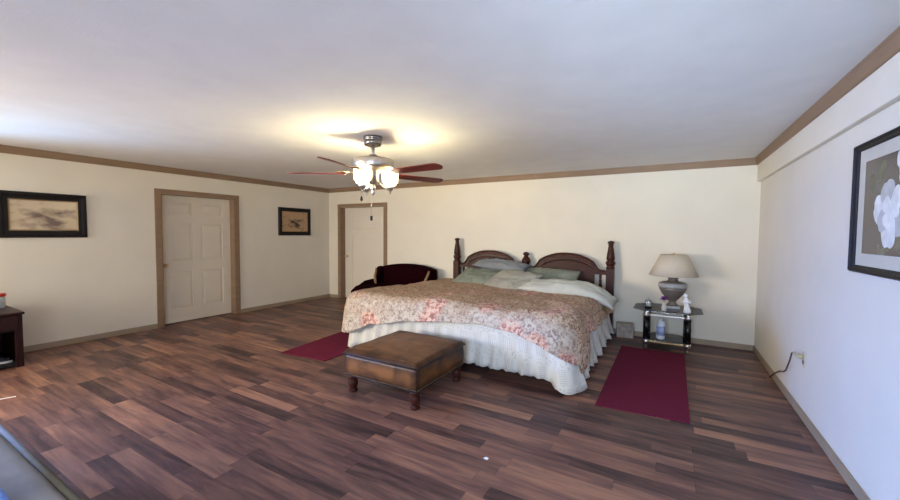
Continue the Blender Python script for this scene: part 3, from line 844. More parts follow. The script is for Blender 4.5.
# ------------------------------------------------------------------ leather footstool bench
bx0, bx1, by0, by1 = -2.565, -1.745, 2.50, 3.33
cx, cy = (bx0+bx1)/2, (by0+by1)/2; hw, hd = (bx1-bx0)/2, (by1-by0)/2
bench = thing('bench', 'low square brown leather footstool bench on turned legs at the foot of the bed', 'bench', (cx, cy, 0))
def rbox(hx, hy, z0, z1, r, dome=0.0, puff=0.0, nu=14):
    mb = MB(); n = nu
    def ring(z, ins):
        pts = []
        for cxs, cys, a0 in ((1, 1, 0), (-1, 1, pi/2), (-1, -1, pi), (1, -1, 3*pi/2)):
            for k in range(7):
                a = a0+pi/2*k/6
                pts.append((cxs*(hx-r)+(r-ins)*cos(a) if True else 0, cys*(hy-r)+(r-ins)*sin(a), z))
        return pts
    return mb, ring
def cushion_mesh(hx, hy, z0, z1, r=0.04, dome=0.03, puff=0.008, n=36):
    mb = MB()
    def fn(a, b_):
        u, v = 2*a-1, 2*b_-1
        x, y = hx*u, hy*v
        # rounded square edge
        ed = max(abs(u), abs(v)); e2 = min(hx*(1-abs(u)), hy*(1-abs(v)))
        z = z1 - (r - math.sqrt(max(0, r*r-(r-e2)**2)) if e2 < r else 0)
        z += dome*(1-u*u)*(1-v*v) + 0.004*noise.noise(Vector((x*6, y*6, 1)))
        return (x, y, z)
    mb.grid(fn, n, n)
    vs = []; per_ = []
    for i in range(n): per_.append((i, 0))
    for j in range(1, n): per_.append((n-1, j))
    for i in range(n-2, -1, -1): per_.append((i, n-1))
    for j in range(n-2, 0, -1): per_.append((0, j))
    m_ = len(per_); K = 7
    for k in range(K):
        t = k/(K-1); z = (z1-r)+(z0-(z1-r))*t
        for (i, j) in per_:
            u, v = 2*i/(n-1)-1, 2*j/(n-1)-1
            s = 1+puff/hx*sin(pi*t)
            zz = z if k else fn(i/(n-1), j/(n-1))[2]
            vs.append((hx*u*s, hy*v*s, zz))
    fs = []
    for k in range(K-1):
        for q_ in range(m_):
            q2 = (q_+1) % m_; fs.append((k*m_+q_, k*m_+q2, (k+1)*m_+q2, (k+1)*m_+q_))
    fs.append(tuple((K-1)*m_+i for i in range(m_)))
    mb.add(vs, fs, True)
    return mb
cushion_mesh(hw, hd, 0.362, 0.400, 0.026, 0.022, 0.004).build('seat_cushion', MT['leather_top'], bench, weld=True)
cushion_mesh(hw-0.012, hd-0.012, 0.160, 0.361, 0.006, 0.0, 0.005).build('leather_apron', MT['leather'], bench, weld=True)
def rectpath(hx, hy, z): return [(-hx, -hy, z), (hx, -hy, z), (hx, hy, z), (-hx, hy, z)]
def frame_tube(hx, hy, z, r):
    mb = MB(); c = rectpath(hx, hy, z)
    for k in range(4): mb.tube([c[k], c[(k+1) % 4]], r, 8)
    return mb
frame_tube(hw+0.002, hd+0.002, 0.362, 0.008).build('piping', MT['piping'], bench)
frame_tube(hw-0.010, hd-0.010, 0.168, 0.008).build('piping', MT['piping'], bench)
st = MB()
for z in (0.178,):
    for k in range(44):
        x = -hw+0.02+(2*hw-0.04)*k/43
        for y in (-hd+0.006, hd-0.006): st.lathe([(0.007, 0), (0.005, 0.004), (0.001, 0.006)] if y > 0 else [(0.007, 0), (0.005, -0.004), (0.001, -0.006)], (x, y, z), 6, 'y')
    for k in range(36):
        y = -hd+0.02+(2*hd-0.04)*k/35
        for x in (-hw+0.006, hw-0.006): st.lathe([(0.007, 0), (0.005, 0.004), (0.001, 0.006)] if x > 0 else [(0.007, 0), (0.005, -0.004), (0.001, -0.006)], (x, y, z), 6, 'x')
so = st.build('nail_studs', MT['stud'], bench); so['kind'] = 'stuff'
for sx in (-1, 1):
    for sy in (-1, 1):
        MB().lathe([(0.026, 0), (0.040, 0.006), (0.042, 0.022), (0.034, 0.034), (0.038, 0.045), (0.047, 0.075), (0.046, 0.105), (0.036, 0.125), (0.046, 0.135), (0.046, 0.162)],
                   (sx*(hw-0.060), sy*(hd-0.060), 0), 20).build('leg', MT['darkwood'], bench)

# ------------------------------------------------------------------ loveseat
SX0, SX1, SY0, SY1 = -5.10, -3.57, 5.22, 5.99
scx = (SX0+SX1)/2
sofa = thing('loveseat', 'dark burgundy velvet wingback loveseat with gold trim in the corner by the door', 'sofa', (scx, 5.5, 0))
SW = (SX1-SX0)/2; SB = SW-0.13      # arm half width, back half width
yb, yf = SY1-5.5, SY0-5.5     # back, front in local y
# base
MB().box(-SW+0.05, SW-0.05, yf+0.08, yb-0.06, 0.13, 0.33).build('seat_base', MT['velvet'], sofa, bevel=0.04, seg=4)
for s in (-1, 1):
    mb = cushion_mesh(SW/2-0.085, 0.34, -0.06, 0.09, 0.04, 0.03, 0.02, 20)
    mb.build('seat_cushion', MT['velvet'], sofa, loc=(s*(SW/2-0.075), -0.12, 0.395), weld=True)
# camel back
bk = MB(); pts = []
def back_top(u): return 0.80+0.075*max(0, 1-(abs(u)/0.58)**2)**0.8
n = 40; us = [-(SB-0.02)+2*(SB-0.02)*i/n for i in range(n+1)]
bk.prism([(-SB+0.02, 0.20)]+[(u, back_top(u)) for u in us]+[(SB-0.02, 0.20)], yb-0.18, yb-0.02, 'xz')
bk.build('backrest', MT['velvet'], sofa, bevel=0.04, seg=4)
for s in (-1, 1):
    # wing: side panel sweeping forward from the back
    w_ = MB(); prof = [(yb-0.04, 0.42), (yb-0.34, 0.42), (yb-0.37, 0.50), (yb-0.36, 0.62), (yb-0.30, 0.73), (yb-0.28, 0.79), (yb-0.22, 0.815), (yb-0.04, 0.80)]
    a0, a1 = (SB-0.11, SB+0.0)
    w_.prism(prof, s*a0, s*a1, 'yz'); wg = w_.build('wing', MT['velvet'], sofa, bevel=0.03, seg=4)
    MB().tube([(s*(SB-0.075), yb-0.352, 0.47), (s*(SB-0.070), yb-0.380, 0.52), (s*(SB-0.050), yb-0.372, 0.62), (s*(SB-0.030), yb-0.315, 0.72), (s*(SB-0.020), yb-0.295, 0.785)], [0.016, 0.024, 0.024, 0.022, 0.016], 8).build('gold_trim', MT['gilt'], wg)
    SA = SW if s < 0 else SW-0.09
    # rolled arm
    ar = MB()
    ar.box(min(s*(SA-0.16), s*(SA-0.04)), max(s*(SA-0.16), s*(SA-0.04)), yf+0.06, yb-0.10, 0.14, 0.42)
    ao = ar.build('armrest', MT['velvet'], sofa, bevel=0.03, seg=3)
    rl = MB(); pts = [(s*(SA-0.09), yb-0.20, 0.49), (s*(SA-0.09), 0.15, 0.49), (s*(SA-0.085), -0.02, 0.475), (s*(SA-0.06), yf+0.14, 0.410), (s*(SA-0.05), yf+0.035, 0.400)]
    rl.tube(pts, [0.070, 0.078, 0.080, 0.076, 0.070], 20); rl.build('arm_roll', MT['velvet'], ao, bevel=0.015)
    MB().tube([(s*(SA-0.030), yf+0.012, 0.445), (s*(SA-0.055), yf+0.006, 0.41), (s*(SA-0.085), yf+0.012, 0.37), (s*(SA-0.10), yf+0.035, 0.31)], [0.014, 0.022, 0.020, 0.012], 8).build('gold_trim', MT['gilt'], ao)
    for yy in (yf+0.14, yb-0.12):
        MB().lathe([(0.016, 0), (0.020, 0.03), (0.030, 0.09), (0.034, 0.14)], (s*(SW-0.14), yy, 0), 14).build('leg', MT['darkwood'], sofa)

# ------------------------------------------------------------------ glass side table
TX, TY = -0.010, 5.68
tbl = thing('side_table', 'glass topped side table with black and brass columns beside the bed', 'table', (TX, TY, 0))
hx, hy, ch = 0.385, 0.33, 0.16
octo = [(-hx+ch, -hy), (hx-ch, -hy), (hx, -hy+ch), (hx, hy-ch), (hx-ch, hy), (-hx+ch, hy), (-hx, hy-ch), (-hx, -hy+ch)]
MB().prism(octo, 0.502, 0.512, 'xy').build('glass_top', MT['table_glass'], tbl, bevel=0.003)
MB().prism([(x*0.62, y*0.72) for x, y in octo], 0.118, 0.126, 'xy').build('lower_shelf', MT['table_glass'], tbl, bevel=0.002)
fr_ = MB(); lx, ly = 0.228, 0.20
for s in (-1, 1):
    fr_.box(-lx, lx, s*ly-0.010, s*ly+0.010, 0.092, 0.117)
    fr_.box(s*lx-0.010, s*lx+0.010, -ly, ly, 0.092, 0.117)
fr_.build('shelf_frame', MT['brass'], tbl, bevel=0.003)
fr2 = MB()
for s in (-1, 1):
    fr2.box(-lx, lx, s*ly-0.008, s*ly+0.008, 0.432, 0.452)
    fr2.box(s*lx-0.008, s*lx+0.008, -ly, ly, 0.432, 0.452)
fr2.build('top_frame', MT['chrome'], tbl, bevel=0.003)
for sx in (-1, 1):
    for sy in (-1, 1):
        c = (sx*lx, sy*ly, 0)
        colm = MB().lathe([(0.036, 0.125), (0.036, 0.425)], c, 24).build('column', MT['black_gloss'], tbl)
        MB().lathe([(0.018, 0.0), (0.022, 0.03), (0.016, 0.05), (0.034, 0.075), (0.042, 0.09), (0.042, 0.118), (0.036, 0.1249)], c, 24).build('brass_foot', MT['chrome'], colm)
        MB().lathe([(0.036, 0.4251), (0.042, 0.43), (0.040, 0.455), (0.026, 0.475), (0.030, 0.490), (0.034, 0.502)], c, 24).build('brass_cap', MT['chrome'], colm)
TT = 0.5125
# lamp
lamp = thing('table_lamp', 'large table lamp with cream cone shade and taupe urn base on the glass table', 'lamp', (0.045, 5.74, TT))
lb = MB(); lb.box(-0.085, 0.085, -0.085, 0.085, 0, 0.035); lbo = lb.build('plinth', MT['lamp_band'], lamp, bevel=0.006)
urn = MB().lathe([(0.060, 0.0352), (0.065, 0.05), (0.045, 0.065), (0.040, 0.085), (0.052, 0.105), (0.085, 0.140), (0.125, 0.190), (0.152, 0.240), (0.163, 0.275)], (0, 0, 0), 48).build('urn', MT['lamp_ceramic'], lamp)
MB().lathe([(0.163, 0.2752), (0.168, 0.290), (0.164, 0.322), (0.155, 0.330)], (0, 0, 0), 48).build('urn_band', MT['lamp_band'], urn)
MB().lathe([(0.155, 0.3302), (0.120, 0.345), (0.075, 0.352), (0.058, 0.362), (0.055, 0.385), (0.070, 0.400), (0.092, 0.408), (0.092, 0.418), (0.03, 0.425)], (0, 0, 0), 48).build('neck', MT['lamp_ceramic'], urn)
MB().lathe([(0.012, 0.4252), (0.012, 0.70), (0.016, 0.712), (0.004, 0.725)], (0, 0, 0), 12).build('stem', MT['brass'], lamp)
sh = MB().shell([(0.283, 0.425), (0.152, 0.698), (0.149, 0.698), (0.280, 0.425)], (0, 0, 0), 64).build('lamp_shade', MT['shade'], lamp)
sp_ = MB()
for k in range(3):
    a = 2*pi*k/3; sp_.tube([(0.012*cos(a), 0.012*sin(a), 0.69), (0.150*cos(a), 0.150*sin(a), 0.694)], 0.002, 6)
sp_.build('shade_spider', MT['brass'], sh)
# glass candle jar
jar = thing('candle_jar', 'small clear glass candle jar with lid, left on the glass side table', 'jar', (-0.225, 5.62, TT))
MB().lathe([(0.040, 0), (0.044, 0.004), (0.044, 0.012), (0.040, 0.016)], (0, 0, 0), 24).build('dark_base', MT['black_gloss'], jar)
jg = MB().shell([(0.036, 0.0165), (0.041, 0.03), (0.041, 0.085), (0.034, 0.097), (0.031, 0.097), (0.038, 0.083), (0.038, 0.032), (0.033, 0.0165)], (0, 0, 0), 28).build('glass_body', MT['clear_glass'], jar)
MB().lathe([(0.030, 0.018), (0.032, 0.020), (0.032, 0.070), (0.028, 0.072)], (0, 0, 0), 20).build('candle', MT['wax'], jar)
MB().lathe([(0.036, 0.0975), (0.036, 0.104), (0.014, 0.112), (0.010, 0.122), (0.015, 0.130), (0.006, 0.138)], (0, 0, 0), 20).build('lid', MT['clear_glass'], jar)
# flower vase
vase = thing('flower_vase', 'small cream vase holding a purple flower on the front of the glass table', 'vase', (-0.045, 5.46, TT))
MB().lathe([(0.020, 0), (0.026, 0.006), (0.028, 0.04), (0.022, 0.08), (0.018, 0.10), (0.024, 0.118), (0.020, 0.119), (0.012, 0.09)], (0, 0, 0), 24).build('vase_body', mat('cream_ceramic', (0.66, 0.60, 0.50), rough=0.3), vase)
fl_ = MB().tube([(0, 0, 0.09), (0.002, 0, 0.135)], 0.003, 6).build('stem', MT['green'], vase)
pm = MB()
random.seed(4)
for ring, cnt, rr, tilt in ((0, 9, 0.050, 0.25), (1, 8, 0.038, 0.6), (2, 6, 0.022, 1.0)):
    for k in range(cnt):
        a = 2*pi*k/cnt+ring*0.3; r0 = 0.008
        def PP(s, w): 
            r = r0+(rr-r0)*s; z = 0.138+ring*0.012+rr*sin(tilt)*s*1.1
            return (r*cos(a)-w*sin(a), r*sin(a)+w*cos(a), z)
        wv = 0.014
        vs = [PP(0, -0.004), PP(0, 0.004), PP(0.5, wv), PP(1, wv*0.6), PP(1, -wv*0.6), PP(0.5, -wv)]
        vs2 = [(x, y, z-0.003) for x, y, z in vs]
        pm.add(vs+vs2, [(0, 1, 2, 3, 4, 5), (11, 10, 9, 8, 7, 6)]+[(i, i+6, (i+1) % 6+6, (i+1) % 6) for i in range(6)])
pm.build('blossom', MT['purple'], vase)
# white figurine: robed figure
fig = thing('figurine', 'white ceramic robed figurine standing at the right of the glass table', 'figurine', (0.205, 5.47, TT))
body = [(0.046, 0, 0, 0), (0.050, 0, 0, 0.012), (0.046, 0, 0, 0.035), (0.036, -0.004, 0, 0.07), (0.031, -0.008, 0, 0.105), (0.034, -0.008, 0, 0.13), (0.038, -0.006, 0, 0.150), (0.030, -0.008, 0, 0.170), (0.016, -0.010, 0, 0.182),
        (0.018, -0.012, 0, 0.190), (0.026, -0.014, 0, 0.203), (0.027, -0.014, 0, 0.216), (0.020, -0.013, 0, 0.230), (0.006, -0.012, 0, 0.237)]
fb = MB(); vs = []; nn = 24
for r, dx, dy, z in body:
    for i in range(nn):
        a = 2*pi*i/nn; k = 1+0.09*sin(6*a)*(1 if z < 0.14 else 0)
        vs.append((dx-0.1*max(0, z-0.1)+r*0.82*k*cos(a), dy+r*k*0.7*sin(a), z))
fs = [(j*nn+i, j*nn+(i+1) % nn, (j+1)*nn+(i+1) % nn, (j+1)*nn+i) for j in range(len(body)-1) for i in range(nn)]
fs += [tuple(reversed(range(nn))), tuple((len(body)-1)*nn+i for i in range(nn))]
fb.add(vs, fs, True)
fb.tube([(-0.040, -0.006, 0.150), (-0.042, -0.026, 0.125), (-0.014, -0.040, 0.138)], [0.013, 0.011, 0.007], 10)
fb.tube([(0.026, -0.006, 0.150), (0.026, -0.026, 0.125), (-0.006, -0.040, 0.138)], [0.013, 0.011, 0.007], 10)
fb.build('figure', MT['white_ceramic'], fig)
# white bottle on the lower shelf
bot = thing('lotion_bottle', 'white plastic bottle with blue-grey label on the lower shelf of the side table', 'bottle', (-0.075, 5.58, 0.1265))
MB().lathe([(0.040, 0), (0.048, 0.006), (0.050, 0.02), (0.050, 0.19), (0.044, 0.215), (0.024, 0.232), (0.020, 0.236)], (0, 0, 0), 28).build('bottle_body', MT['bottle'], bot)
MB().lathe([(0.0505, 0.05), (0.0505, 0.17)], (0, 0, 0), 28).build('bottle_label', MT['bottle_label'], bot)
MB().lathe([(0.022, 0.2365), (0.022, 0.262), (0.018, 0.266)], (0, 0, 0), 20).build('cap', MT['bottle'], bot)
# box on the floor by the bed head
bxo = MB(); bxo.box(-0.11, 0.11, -0.075, 0.075, 0, 0.20)
tag(bxo.build('storage_box', MT['box_print'], loc=(-0.53, 5.95, 0.001), rot=(0, 0, 0.15), bevel=0.006), 'small pale patterned box on the floor between bed head and side table', 'box')

# ------------------------------------------------------------------ pictures
def picture(name, wallx, sgn, yc, zc, w, h, fw, art, label, matw=0.0, lip=0.012):
    t = thing(name, label, 'picture', (wallx, yc, zc))
    def bx(mb, y0_, y1_, z0_, z1_, d0, d1):
        a, b_ = sorted((sgn*d0, sgn*d1)); mb.box(a, b_, y0_, y1_, z0_, z1_)
    def ringm(W, H, f, prof):
        # moulded frame ring with mitred corners; prof: (inset, depth)
        mb = MB(); vs = []; n_ = len(prof)
        for sy, sz in ((-1, -1), (1, -1), (1, 1), (-1, 1)):
            for ins, dep in prof: vs.append((sgn*dep, sy*(W/2-ins), sz*(H/2-ins)))
        fs = []
        for c in range(4):
            c2 = (c+1) % 4
            for k in range(n_):
                k2 = (k+1) % n_; fs.append((c*n_+k, c2*n_+k, c2*n_+k2, c*n_+k2))
        return mb.add(vs, fs)
    ringm(w, h, fw, [(0, 0.001), (0, 0.018), (0.008, 0.030), (fw*0.35, 0.032), (fw*0.6, 0.022), (fw-0.004, 0.018), (fw-0.004, 0.001)]).build('frame', MT['black_frame'], t)
    ringm(w-2*(fw-0.004), h-2*(fw-0.004), lip, [(0, 0.002), (0, 0.019), (lip, 0.013), (lip, 0.002)]).build('inner_lip', MT['gold_lip'] if not matw else MT['black_frame'], t)
    iw, ih = w-2*fw-2*lip+0.01, h-2*fw-2*lip+0.01
    if matw:
        ringm(iw+0.008, ih+0.008, matw, [(0, 0.002), (0, 0.008), (matw, 0.007), (matw, 0.002)]).build('mat_board', MT['mat_board'], t)
        iw -= 2*matw-0.01; ih -= 2*matw-0.01
    m_ = MB(); bx(m_, -iw/2, iw/2, -ih/2, ih/2, 0.002, 0.006); m_.build('print', art, t)
    return t
picture('framed_print', XL, 1, 1.572, 1.650, 0.775, 0.548, 0.090, MT['art1'], 'wide black framed sepia print on the left wall before the door')
picture('framed_print', XL, 1, 5.180, 1.676, 0.765, 0.560, 0.080, MT['art2'], 'dark framed sepia print on the left wall between the two doors')
p3 = picture('framed_painting', XR, -1, 2.565, 1.631, 1.27, 0.745, 0.040, MT['art3'], 'black framed magnolia painting in a cream mat on the right wall', matw=0.075, lip=0.006)
# painted magnolias: broad overlapping petals, y/z measured from the picture centre
def petal(yc, zc, ang, ln_, wd, mm, k, notch=0.12, name='painted_petal'):
    mb = MB(); N2 = 22; poly = []
    for i in range(N2):
        t = 2*pi*i/N2; l = ln_*0.5*(1-cos(t)); ww = wd*0.5*sin(t)*(0.72+0.5*l/ln_)*(1+0.10*sin(3*t+k))
        if abs(t-pi) < 0.2: l -= notch*ln_*0.5
        poly.append((yc+l*cos(ang)-ww*sin(ang), zc+l*sin(ang)+ww*cos(ang)))
    d0 = 0.0062+0.0004*k
    mb.prism(poly, -0.0061, -d0-0.0004, 'yz'); return mb.build(name, mm, p3)
k = 0
for (fy, fz, sc, ro) in ((0.215, -0.035, 1.2, 0.0), (-0.02, 0.155, 1.3, 0.5)):
    for q_, (a, l, w_) in enumerate(((0.15, 0.155, 0.13), (1.25, 0.14, 0.12), (2.5, 0.13, 0.11), (3.7, 0.15, 0.12), (4.75, 0.16, 0.125), (5.7, 0.12, 0.10))):
        petal(fy, fz, a+ro, l*sc, w_*sc, MT['petal'] if q_ % 2 == 0 else MT['petal_shade'], k); k += 1
    for a in (0.8, 3.0, 5.2):
        petal(fy, fz, a+ro, 0.075*sc, 0.07*sc, MT['petal'], k); k += 1
for (fy, fz, a, l) in ((0.36, 0.13, 2.2, 0.13), (0.40, 0.07, 1.2, 0.12), (0.25, -0.22, 5.5, 0.14), (-0.2, -0.15, 4.0, 0.2), (0.02, -0.2, 3.3, 0.18)):
    petal(fy, fz, a, l, 0.06, MT['leaf_paint'], 0, name='painted_leaf')

# light switch
sw = thing('light_switch', 'ivory light switch on the left wall right of the small print', 'light switch', (XL, 5.745, 1.275))
MB().box(0, 0.007, -0.045, 0.045, -0.065, 0.065).build('switch_plate', MT['wall'], sw, bevel=0.003)
MB().box(0.0072, 0.017, -0.006, 0.006, -0.012, 0.012).build('toggle', MT['plate'], sw, bevel=0.002)
# outlet and cord
ot = thing('wall_outlet', 'ivory double wall outlet low on the right wall', 'outlet', (XR, 4.05, 0.475))
MB().box(-0.007, 0, -0.036, 0.036, -0.058, 0.058).build('outlet_plate', MT['plate'], ot, bevel=0.003)
MB().box(-0.0085, -0.0071, -0.018, 0.018, -0.040, -0.008).build('socket', MT['outlet_dark'], ot, bevel=0.001)
cd_ = thing('power_cord', 'dark red power cord with beige plug hanging from the right wall outlet', 'cord', (XR, 4.05, 0.493))
MB().lathe([(0.016, -0.0075), (0.018, -0.030), (0.012, -0.045)], (0, 0, 0), 12, 'x').build('plug', MT['plug'], cd_)
MB().tube([(-0.045, 0, 0), (-0.05, 0.03, 0.0), (-0.045, 0.10, -0.002), (-0.03, 0.16, -0.01)], 0.008, 8).build('plug_neck', MT['plug'], cd_)
MB().tube([(-0.03, 0.15, -0.008), (-0.03, 0.22, -0.03), (-0.025, 0.30, -0.12), (-0.022, 0.42, -0.24), (-0.02, 0.50, -0.28), (-0.02, 0.62, -0.31), (-0.018, 0.72, -0.35), (-0.018, 0.86, -0.41), (-0.03, 0.94, -0.47), (-0.035, 1.02, -0.510)], 0.006, 8).build('cable', MT['cord'], cd_)

# ------------------------------------------------------------------ nightstand at the left wall
ns = thing('nightstand', 'dark cherry wood nightstand with drawer and open shelf against the left wall', 'nightstand', (-6.31, 0.93, 0))
nx0, nx1, ny0, ny1 = -0.345, 0.330, -0.30, 0.30
nb = MB()
nb.box(nx0, nx1-0.02, ny0+0.015, ny0+0.045, 0, 0.565); nb.box(nx0, nx1-0.02, ny1-0.045, ny1-0.015, 0, 0.565)
nb.box(nx0, nx0+0.02, ny0+0.045, ny1-0.045, 0, 0.565)
nb.build('cabinet_body', MT['nightwood'], ns, bevel=0.003)
MB().box(nx0, nx1, ny0, ny1, 0.566, 0.592).build('cabinet_top', MT['nightwood'], ns, bevel=0.006)
MB().box(nx0+0.021, nx1-0.03, ny0+0.046, ny1-0.046, 0.02, 0.05).build('bottom_shelf', MT['interior'], ns)
MB().box(nx0+0.021, nx1-0.04, ny0+0.046, ny1-0.046, 0.385, 0.40).build('drawer_floor', MT['interior'], ns)
dr = MB().box(nx1-0.04, nx1-0.012, ny0+0.048, ny1-0.048, 0.402, 0.560).build('drawer', MT['nightwood'], ns, bevel=0.004)
MB().lathe([(0.008, 0.0), (0.008, 0.012), (0.018, 0.018), (0.016, 0.028), (0.004, 0.032)], (nx1-0.012, 0, 0.48), 16, 'x').build('drawer_knob', MT['brass'], dr)
MB().box(nx1-0.035, nx1-0.020, ny1-0.075, ny1-0.046, 0.0, 0.40).build('front_stile', MT['nightwood'], ns, bevel=0.002)
# shoes in the open shelf
def shoe(x, y, z, rz, label):
    t = thing('shoe', label, 'shoe', (x, y, z), rz, 'shoes on the nightstand shelf')
    so_ = MB(); poly = []
    for i in range(24):
        a = 2*pi*i/24; poly.append((0.135*cos(a), 0.045*sin(a)*(1+0.15*cos(a))))
    so_.prism(poly, 0, 0.022, 'xy'); so_.build('sole', MT['sole'], t, bevel=0.004)
    up_ = MB()
    def fn(a, b_):
        th = 2*pi*a; k = b_
        x_ = 0.128*cos(th)*(1-0.25*k) - 0.03*k; y_ = 0.041*sin(th)*(1-0.5*k)
        zz = 0.0225+0.075*k*(1-0.55*max(0, cos(th)))
        return (x_, y_, zz)
    up_.grid(fn, 28, 6, closed_u=True); up_.build('upper', MT['rubber'], t, solid=0.003)
shoe(-6.13, 1.02, 0.051, 1.2, 'black shoe with white sole on the left nightstand shelf, nearer the room')
shoe(-6.26, 1.02, 0.051, 1.3, 'black shoe with white sole on the left nightstand shelf, nearer the wall')
tub = thing('plastic_tub', 'cloudy plastic tub with red lid on top of the nightstand', 'tub', (-6.50, 1.125, 0.5925))
MB().lathe([(0.058, 0), (0.064, 0.006), (0.070, 0.06), (0.066, 0.12), (0.060, 0.130)], (0, 0, 0), 28).build('tub_body', MT['tub'], tub)
MB().lathe([(0.070, 0.1301), (0.074, 0.134), (0.074, 0.156), (0.068, 0.162)], (0, 0, 0), 28).build('lid', MT['red_plastic'], tub)

# paper bits on the floor
pb = MB(); pb.prism([(-0.10, -0.012), (0.11, 0.0), (0.11, 0.012), (-0.10, 0.006)], 0.0005, 0.004, 'xy')
tag(pb.build('paper_strip', MT['paper'], loc=(-4.99, 0.84, 0), rot=(0, 0, 1.2)), 'thin white paper strip on the floor near the left edge', 'paper')
pb = MB(); pb.prism([(-0.014, -0.006), (0.012, -0.010), (0.016, 0.008), (-0.004, 0.012)], 0.0005, 0.006, 'xy')
tag(pb.build('paper_scrap', MT['paper'], loc=(-1.0, 2.22, 0)), 'tiny white scrap of paper lying on the planks in front of the footstool', 'paper')

# ------------------------------------------------------------------ daybed at the lower left, only its corner in view
dbx0, dbx1, dby0, dby1 = -3.70, -1.15, -0.75, 0.50
db = thing('daybed', 'low daybed covered with a grey-blue blanket at the lower left edge', 'bed', ((dbx0+dbx1)/2, (dby0+dby1)/2, 0))
dw, dd = (dbx1-dbx0)/2, (dby1-dby0)/2
MB().box(-dw+0.04, dw-0.04, -dd+0.04, dd-0.05, 0.10, 0.30).build('bed_base', MT['darkwood'], db, bevel=0.01)
cushion_mesh(dw-0.02, dd-0.02, 0.301, 0.50, 0.02, 0.012, 0.006, 40).build('blanket', MT['blanket'], db, weld=True)
frame_tube(dw-0.014, dd-0.014, 0.484, 0.014).build('blanket_binding', MT['blanket_edge'], db)
for sx in (-1, 1):
    for sy in (-1, 1):
        MB().lathe([(0.02, 0), (0.03, 0.10)], (sx*(dw-0.12), sy*(dd-0.12), 0), 12).build('leg', MT['darkwood'], db)
cl = MB()
def clf(a, b_):
    u, v = a, b_
    x = -1.25+1.30*u; y = -0.60+0.60*v*(0.96-0.06*sin(u*5))
    z = 0.014+0.03*noise.noise(Vector((u*5, v*5, 2)))*1.2+0.02*sin(u*9+v*4)
    return (x, y, max(z, 0.004)+0.018)
cl.grid(clf, 40, 30)
tag(cl.build('blue_cloth', MT['blue_cloth'], loc=(-1.95, 0.33, 0.51), solid=0.006), 'rumpled bright blue cloth on the grey-blue daybed in the lower left corner', 'cloth')

# ------------------------------------------------------------------ ceiling fan
FX, FY = -2.648, 3.0
fan = thing('ceiling_fan', 'brushed nickel ceiling fan with red-brown blades and three lit glass shades', 'ceiling fan', (FX, FY, ZC))
can = MB().lathe([(0.055, -0.095), (0.085, -0.088), (0.088, -0.040), (0.080, -0.034), (0.096, -0.026), (0.096, -0.0005)], (0, 0, 0), 40).build('canopy', MT['nickel_dark'], fan)
MB().lathe([(0.014, -0.200), (0.014, -0.0952)], (0, 0, 0), 16).build('downrod', MT['chrome'], fan)
mot = MB().lathe([(0.080, -0.345), (0.165, -0.335), (0.200, -0.318), (0.206, -0.305), (0.206, -0.245), (0.200, -0.232), (0.150, -0.218), (0.060, -0.206), (0.045, -0.2005), (0.040, -0.180), (0.016, -0.176)], (0, 0, 0), 48).build('motor_housing', MT['chrome'], fan)
MB().lathe([(0.035, -0.470), (0.060, -0.455), (0.060, -0.375), (0.075, -0.362), (0.075, -0.3452)], (0, 0, 0), 32).build('light_hub', MT['chrome'], fan)
stem = MB().lathe([(0.004, -0.590), (0.014, -0.580), (0.020, -0.560), (0.012, -0.545), (0.026, -0.530), (0.030, -0.505), (0.018, -0.490), (0.022, -0.4702)], (0, 0, 0), 24).build('light_stem', MT['chrome'], fan)
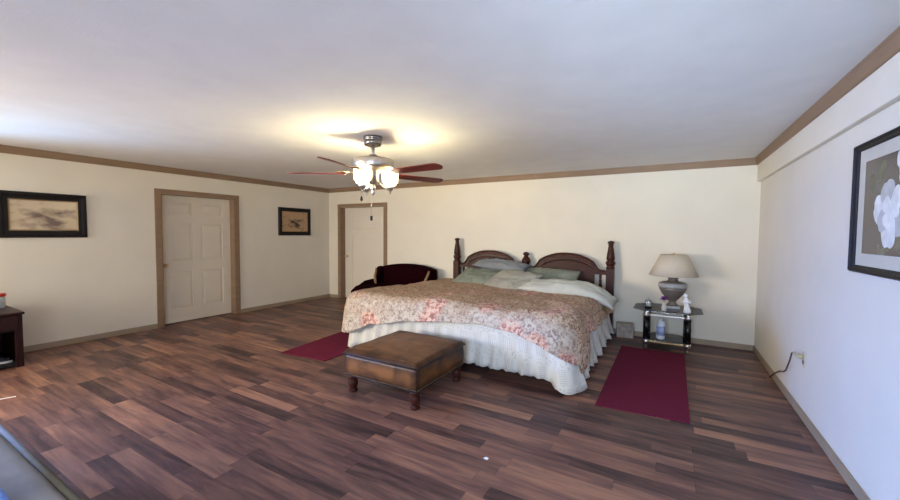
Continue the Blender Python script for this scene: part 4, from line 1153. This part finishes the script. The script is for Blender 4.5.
for k in range(5):
    ang = radians(-5+72*k)
    bl = MB(); zb = -0.372
    pts = []
    for i in range(9): 
        a = -pi/2+pi*i/8; pts.append((0.80+0.068*cos(a), 0.068*sin(a)))
    poly = [(0.27, -0.055)]+pts+[(0.27, 0.055)]
    tl = radians(-13)
    vs = []
    for zz in (-0.004, 0.004):
        for x, y in poly: vs.append((x, y*cos(tl)-zz*sin(tl), y*sin(tl)+zz*cos(tl)+zb))
    n_ = len(poly); fs = [(i, (i+1) % n_, n_+(i+1) % n_, n_+i) for i in range(n_)]+[tuple(reversed(range(n_))), tuple(n_+i for i in range(n_))]
    bl.add(vs, fs); bo = bl.build('blade', MT['fan_blade'], fan, rot=(0, 0, ang))
    ir = MB()
    ir.prism([(0.14, -0.018), (0.24, -0.020), (0.30, -0.045), (0.36, -0.030), (0.38, 0), (0.36, 0.030), (0.30, 0.045), (0.24, 0.020), (0.14, 0.018)], zb+0.008, zb+0.014, 'xy')
    ir.box(0.13, 0.16, -0.016, 0.016, zb+0.010, zb+0.040)
    ir.build('blade_iron', MT['brass'], bo)
view = radians(131.5)
for k, dlt in enumerate((-127, -7, 113)):
    a = radians(41.5+dlt); R = 0.172
    cx_, cy_ = R*cos(a), R*sin(a)
    arm = MB().tube([(0.045*cos(a), 0.045*sin(a), -0.44), (0.10*cos(a), 0.10*sin(a), -0.500), (0.15*cos(a), 0.15*sin(a), -0.525), (cx_, cy_, -0.520)], 0.008, 10).build('light_arm', MT['chrome'], fan)
    MB().lathe([(0.004, -0.575), (0.012, -0.565), (0.008, -0.550), (0.028, -0.535), (0.040, -0.515), (0.040, -0.500), (0.020, -0.4952)], (cx_, cy_, 0), 20).build('lamp_cup', MT['chrome'], arm)
    sh_ = MB().shell([(0.042, -0.4950), (0.062, -0.485), (0.064, -0.462), (0.080, -0.458), (0.086, -0.355), (0.082, -0.355), (0.076, -0.453), (0.058, -0.463), (0.038, -0.490)], (cx_, cy_, 0), 32).build('glass_shade', MT['frosted'], arm)
    d_ = bpy.data.lights.new('bulb_light', 'POINT'); d_.energy = 66; d_.color = (1.0, 0.86, 0.50); d_.shadow_soft_size = 0.04
    lo_ = bpy.data.objects.new('bulb_light', d_); COL.objects.link(lo_); lo_.parent = arm; lo_.location = (cx_, cy_, -0.335)
ch1 = MB().tube([(-0.075, -0.075, -0.46), (-0.082, -0.082, -0.60)], 0.002, 6).build('pull_chain', MT['chrome'], fan)
MB().lathe([(0.004, -0.655), (0.014, -0.640), (0.012, -0.620), (0.004, -0.600)], (-0.082, -0.082, 0), 12).build('chain_bead', MT['dark_bead'], ch1)
ch2 = MB().tube([(-0.01, -0.01, -0.56), (-0.012, -0.012, -0.80)], 0.002, 6).build('pull_chain', MT['chrome'], fan)
MB().lathe([(0.010, -0.850), (0.013, -0.845), (0.013, -0.805), (0.008, -0.80)], (-0.012, -0.012, 0), 12).build('chain_bead', MT['dark_bead'], ch2)
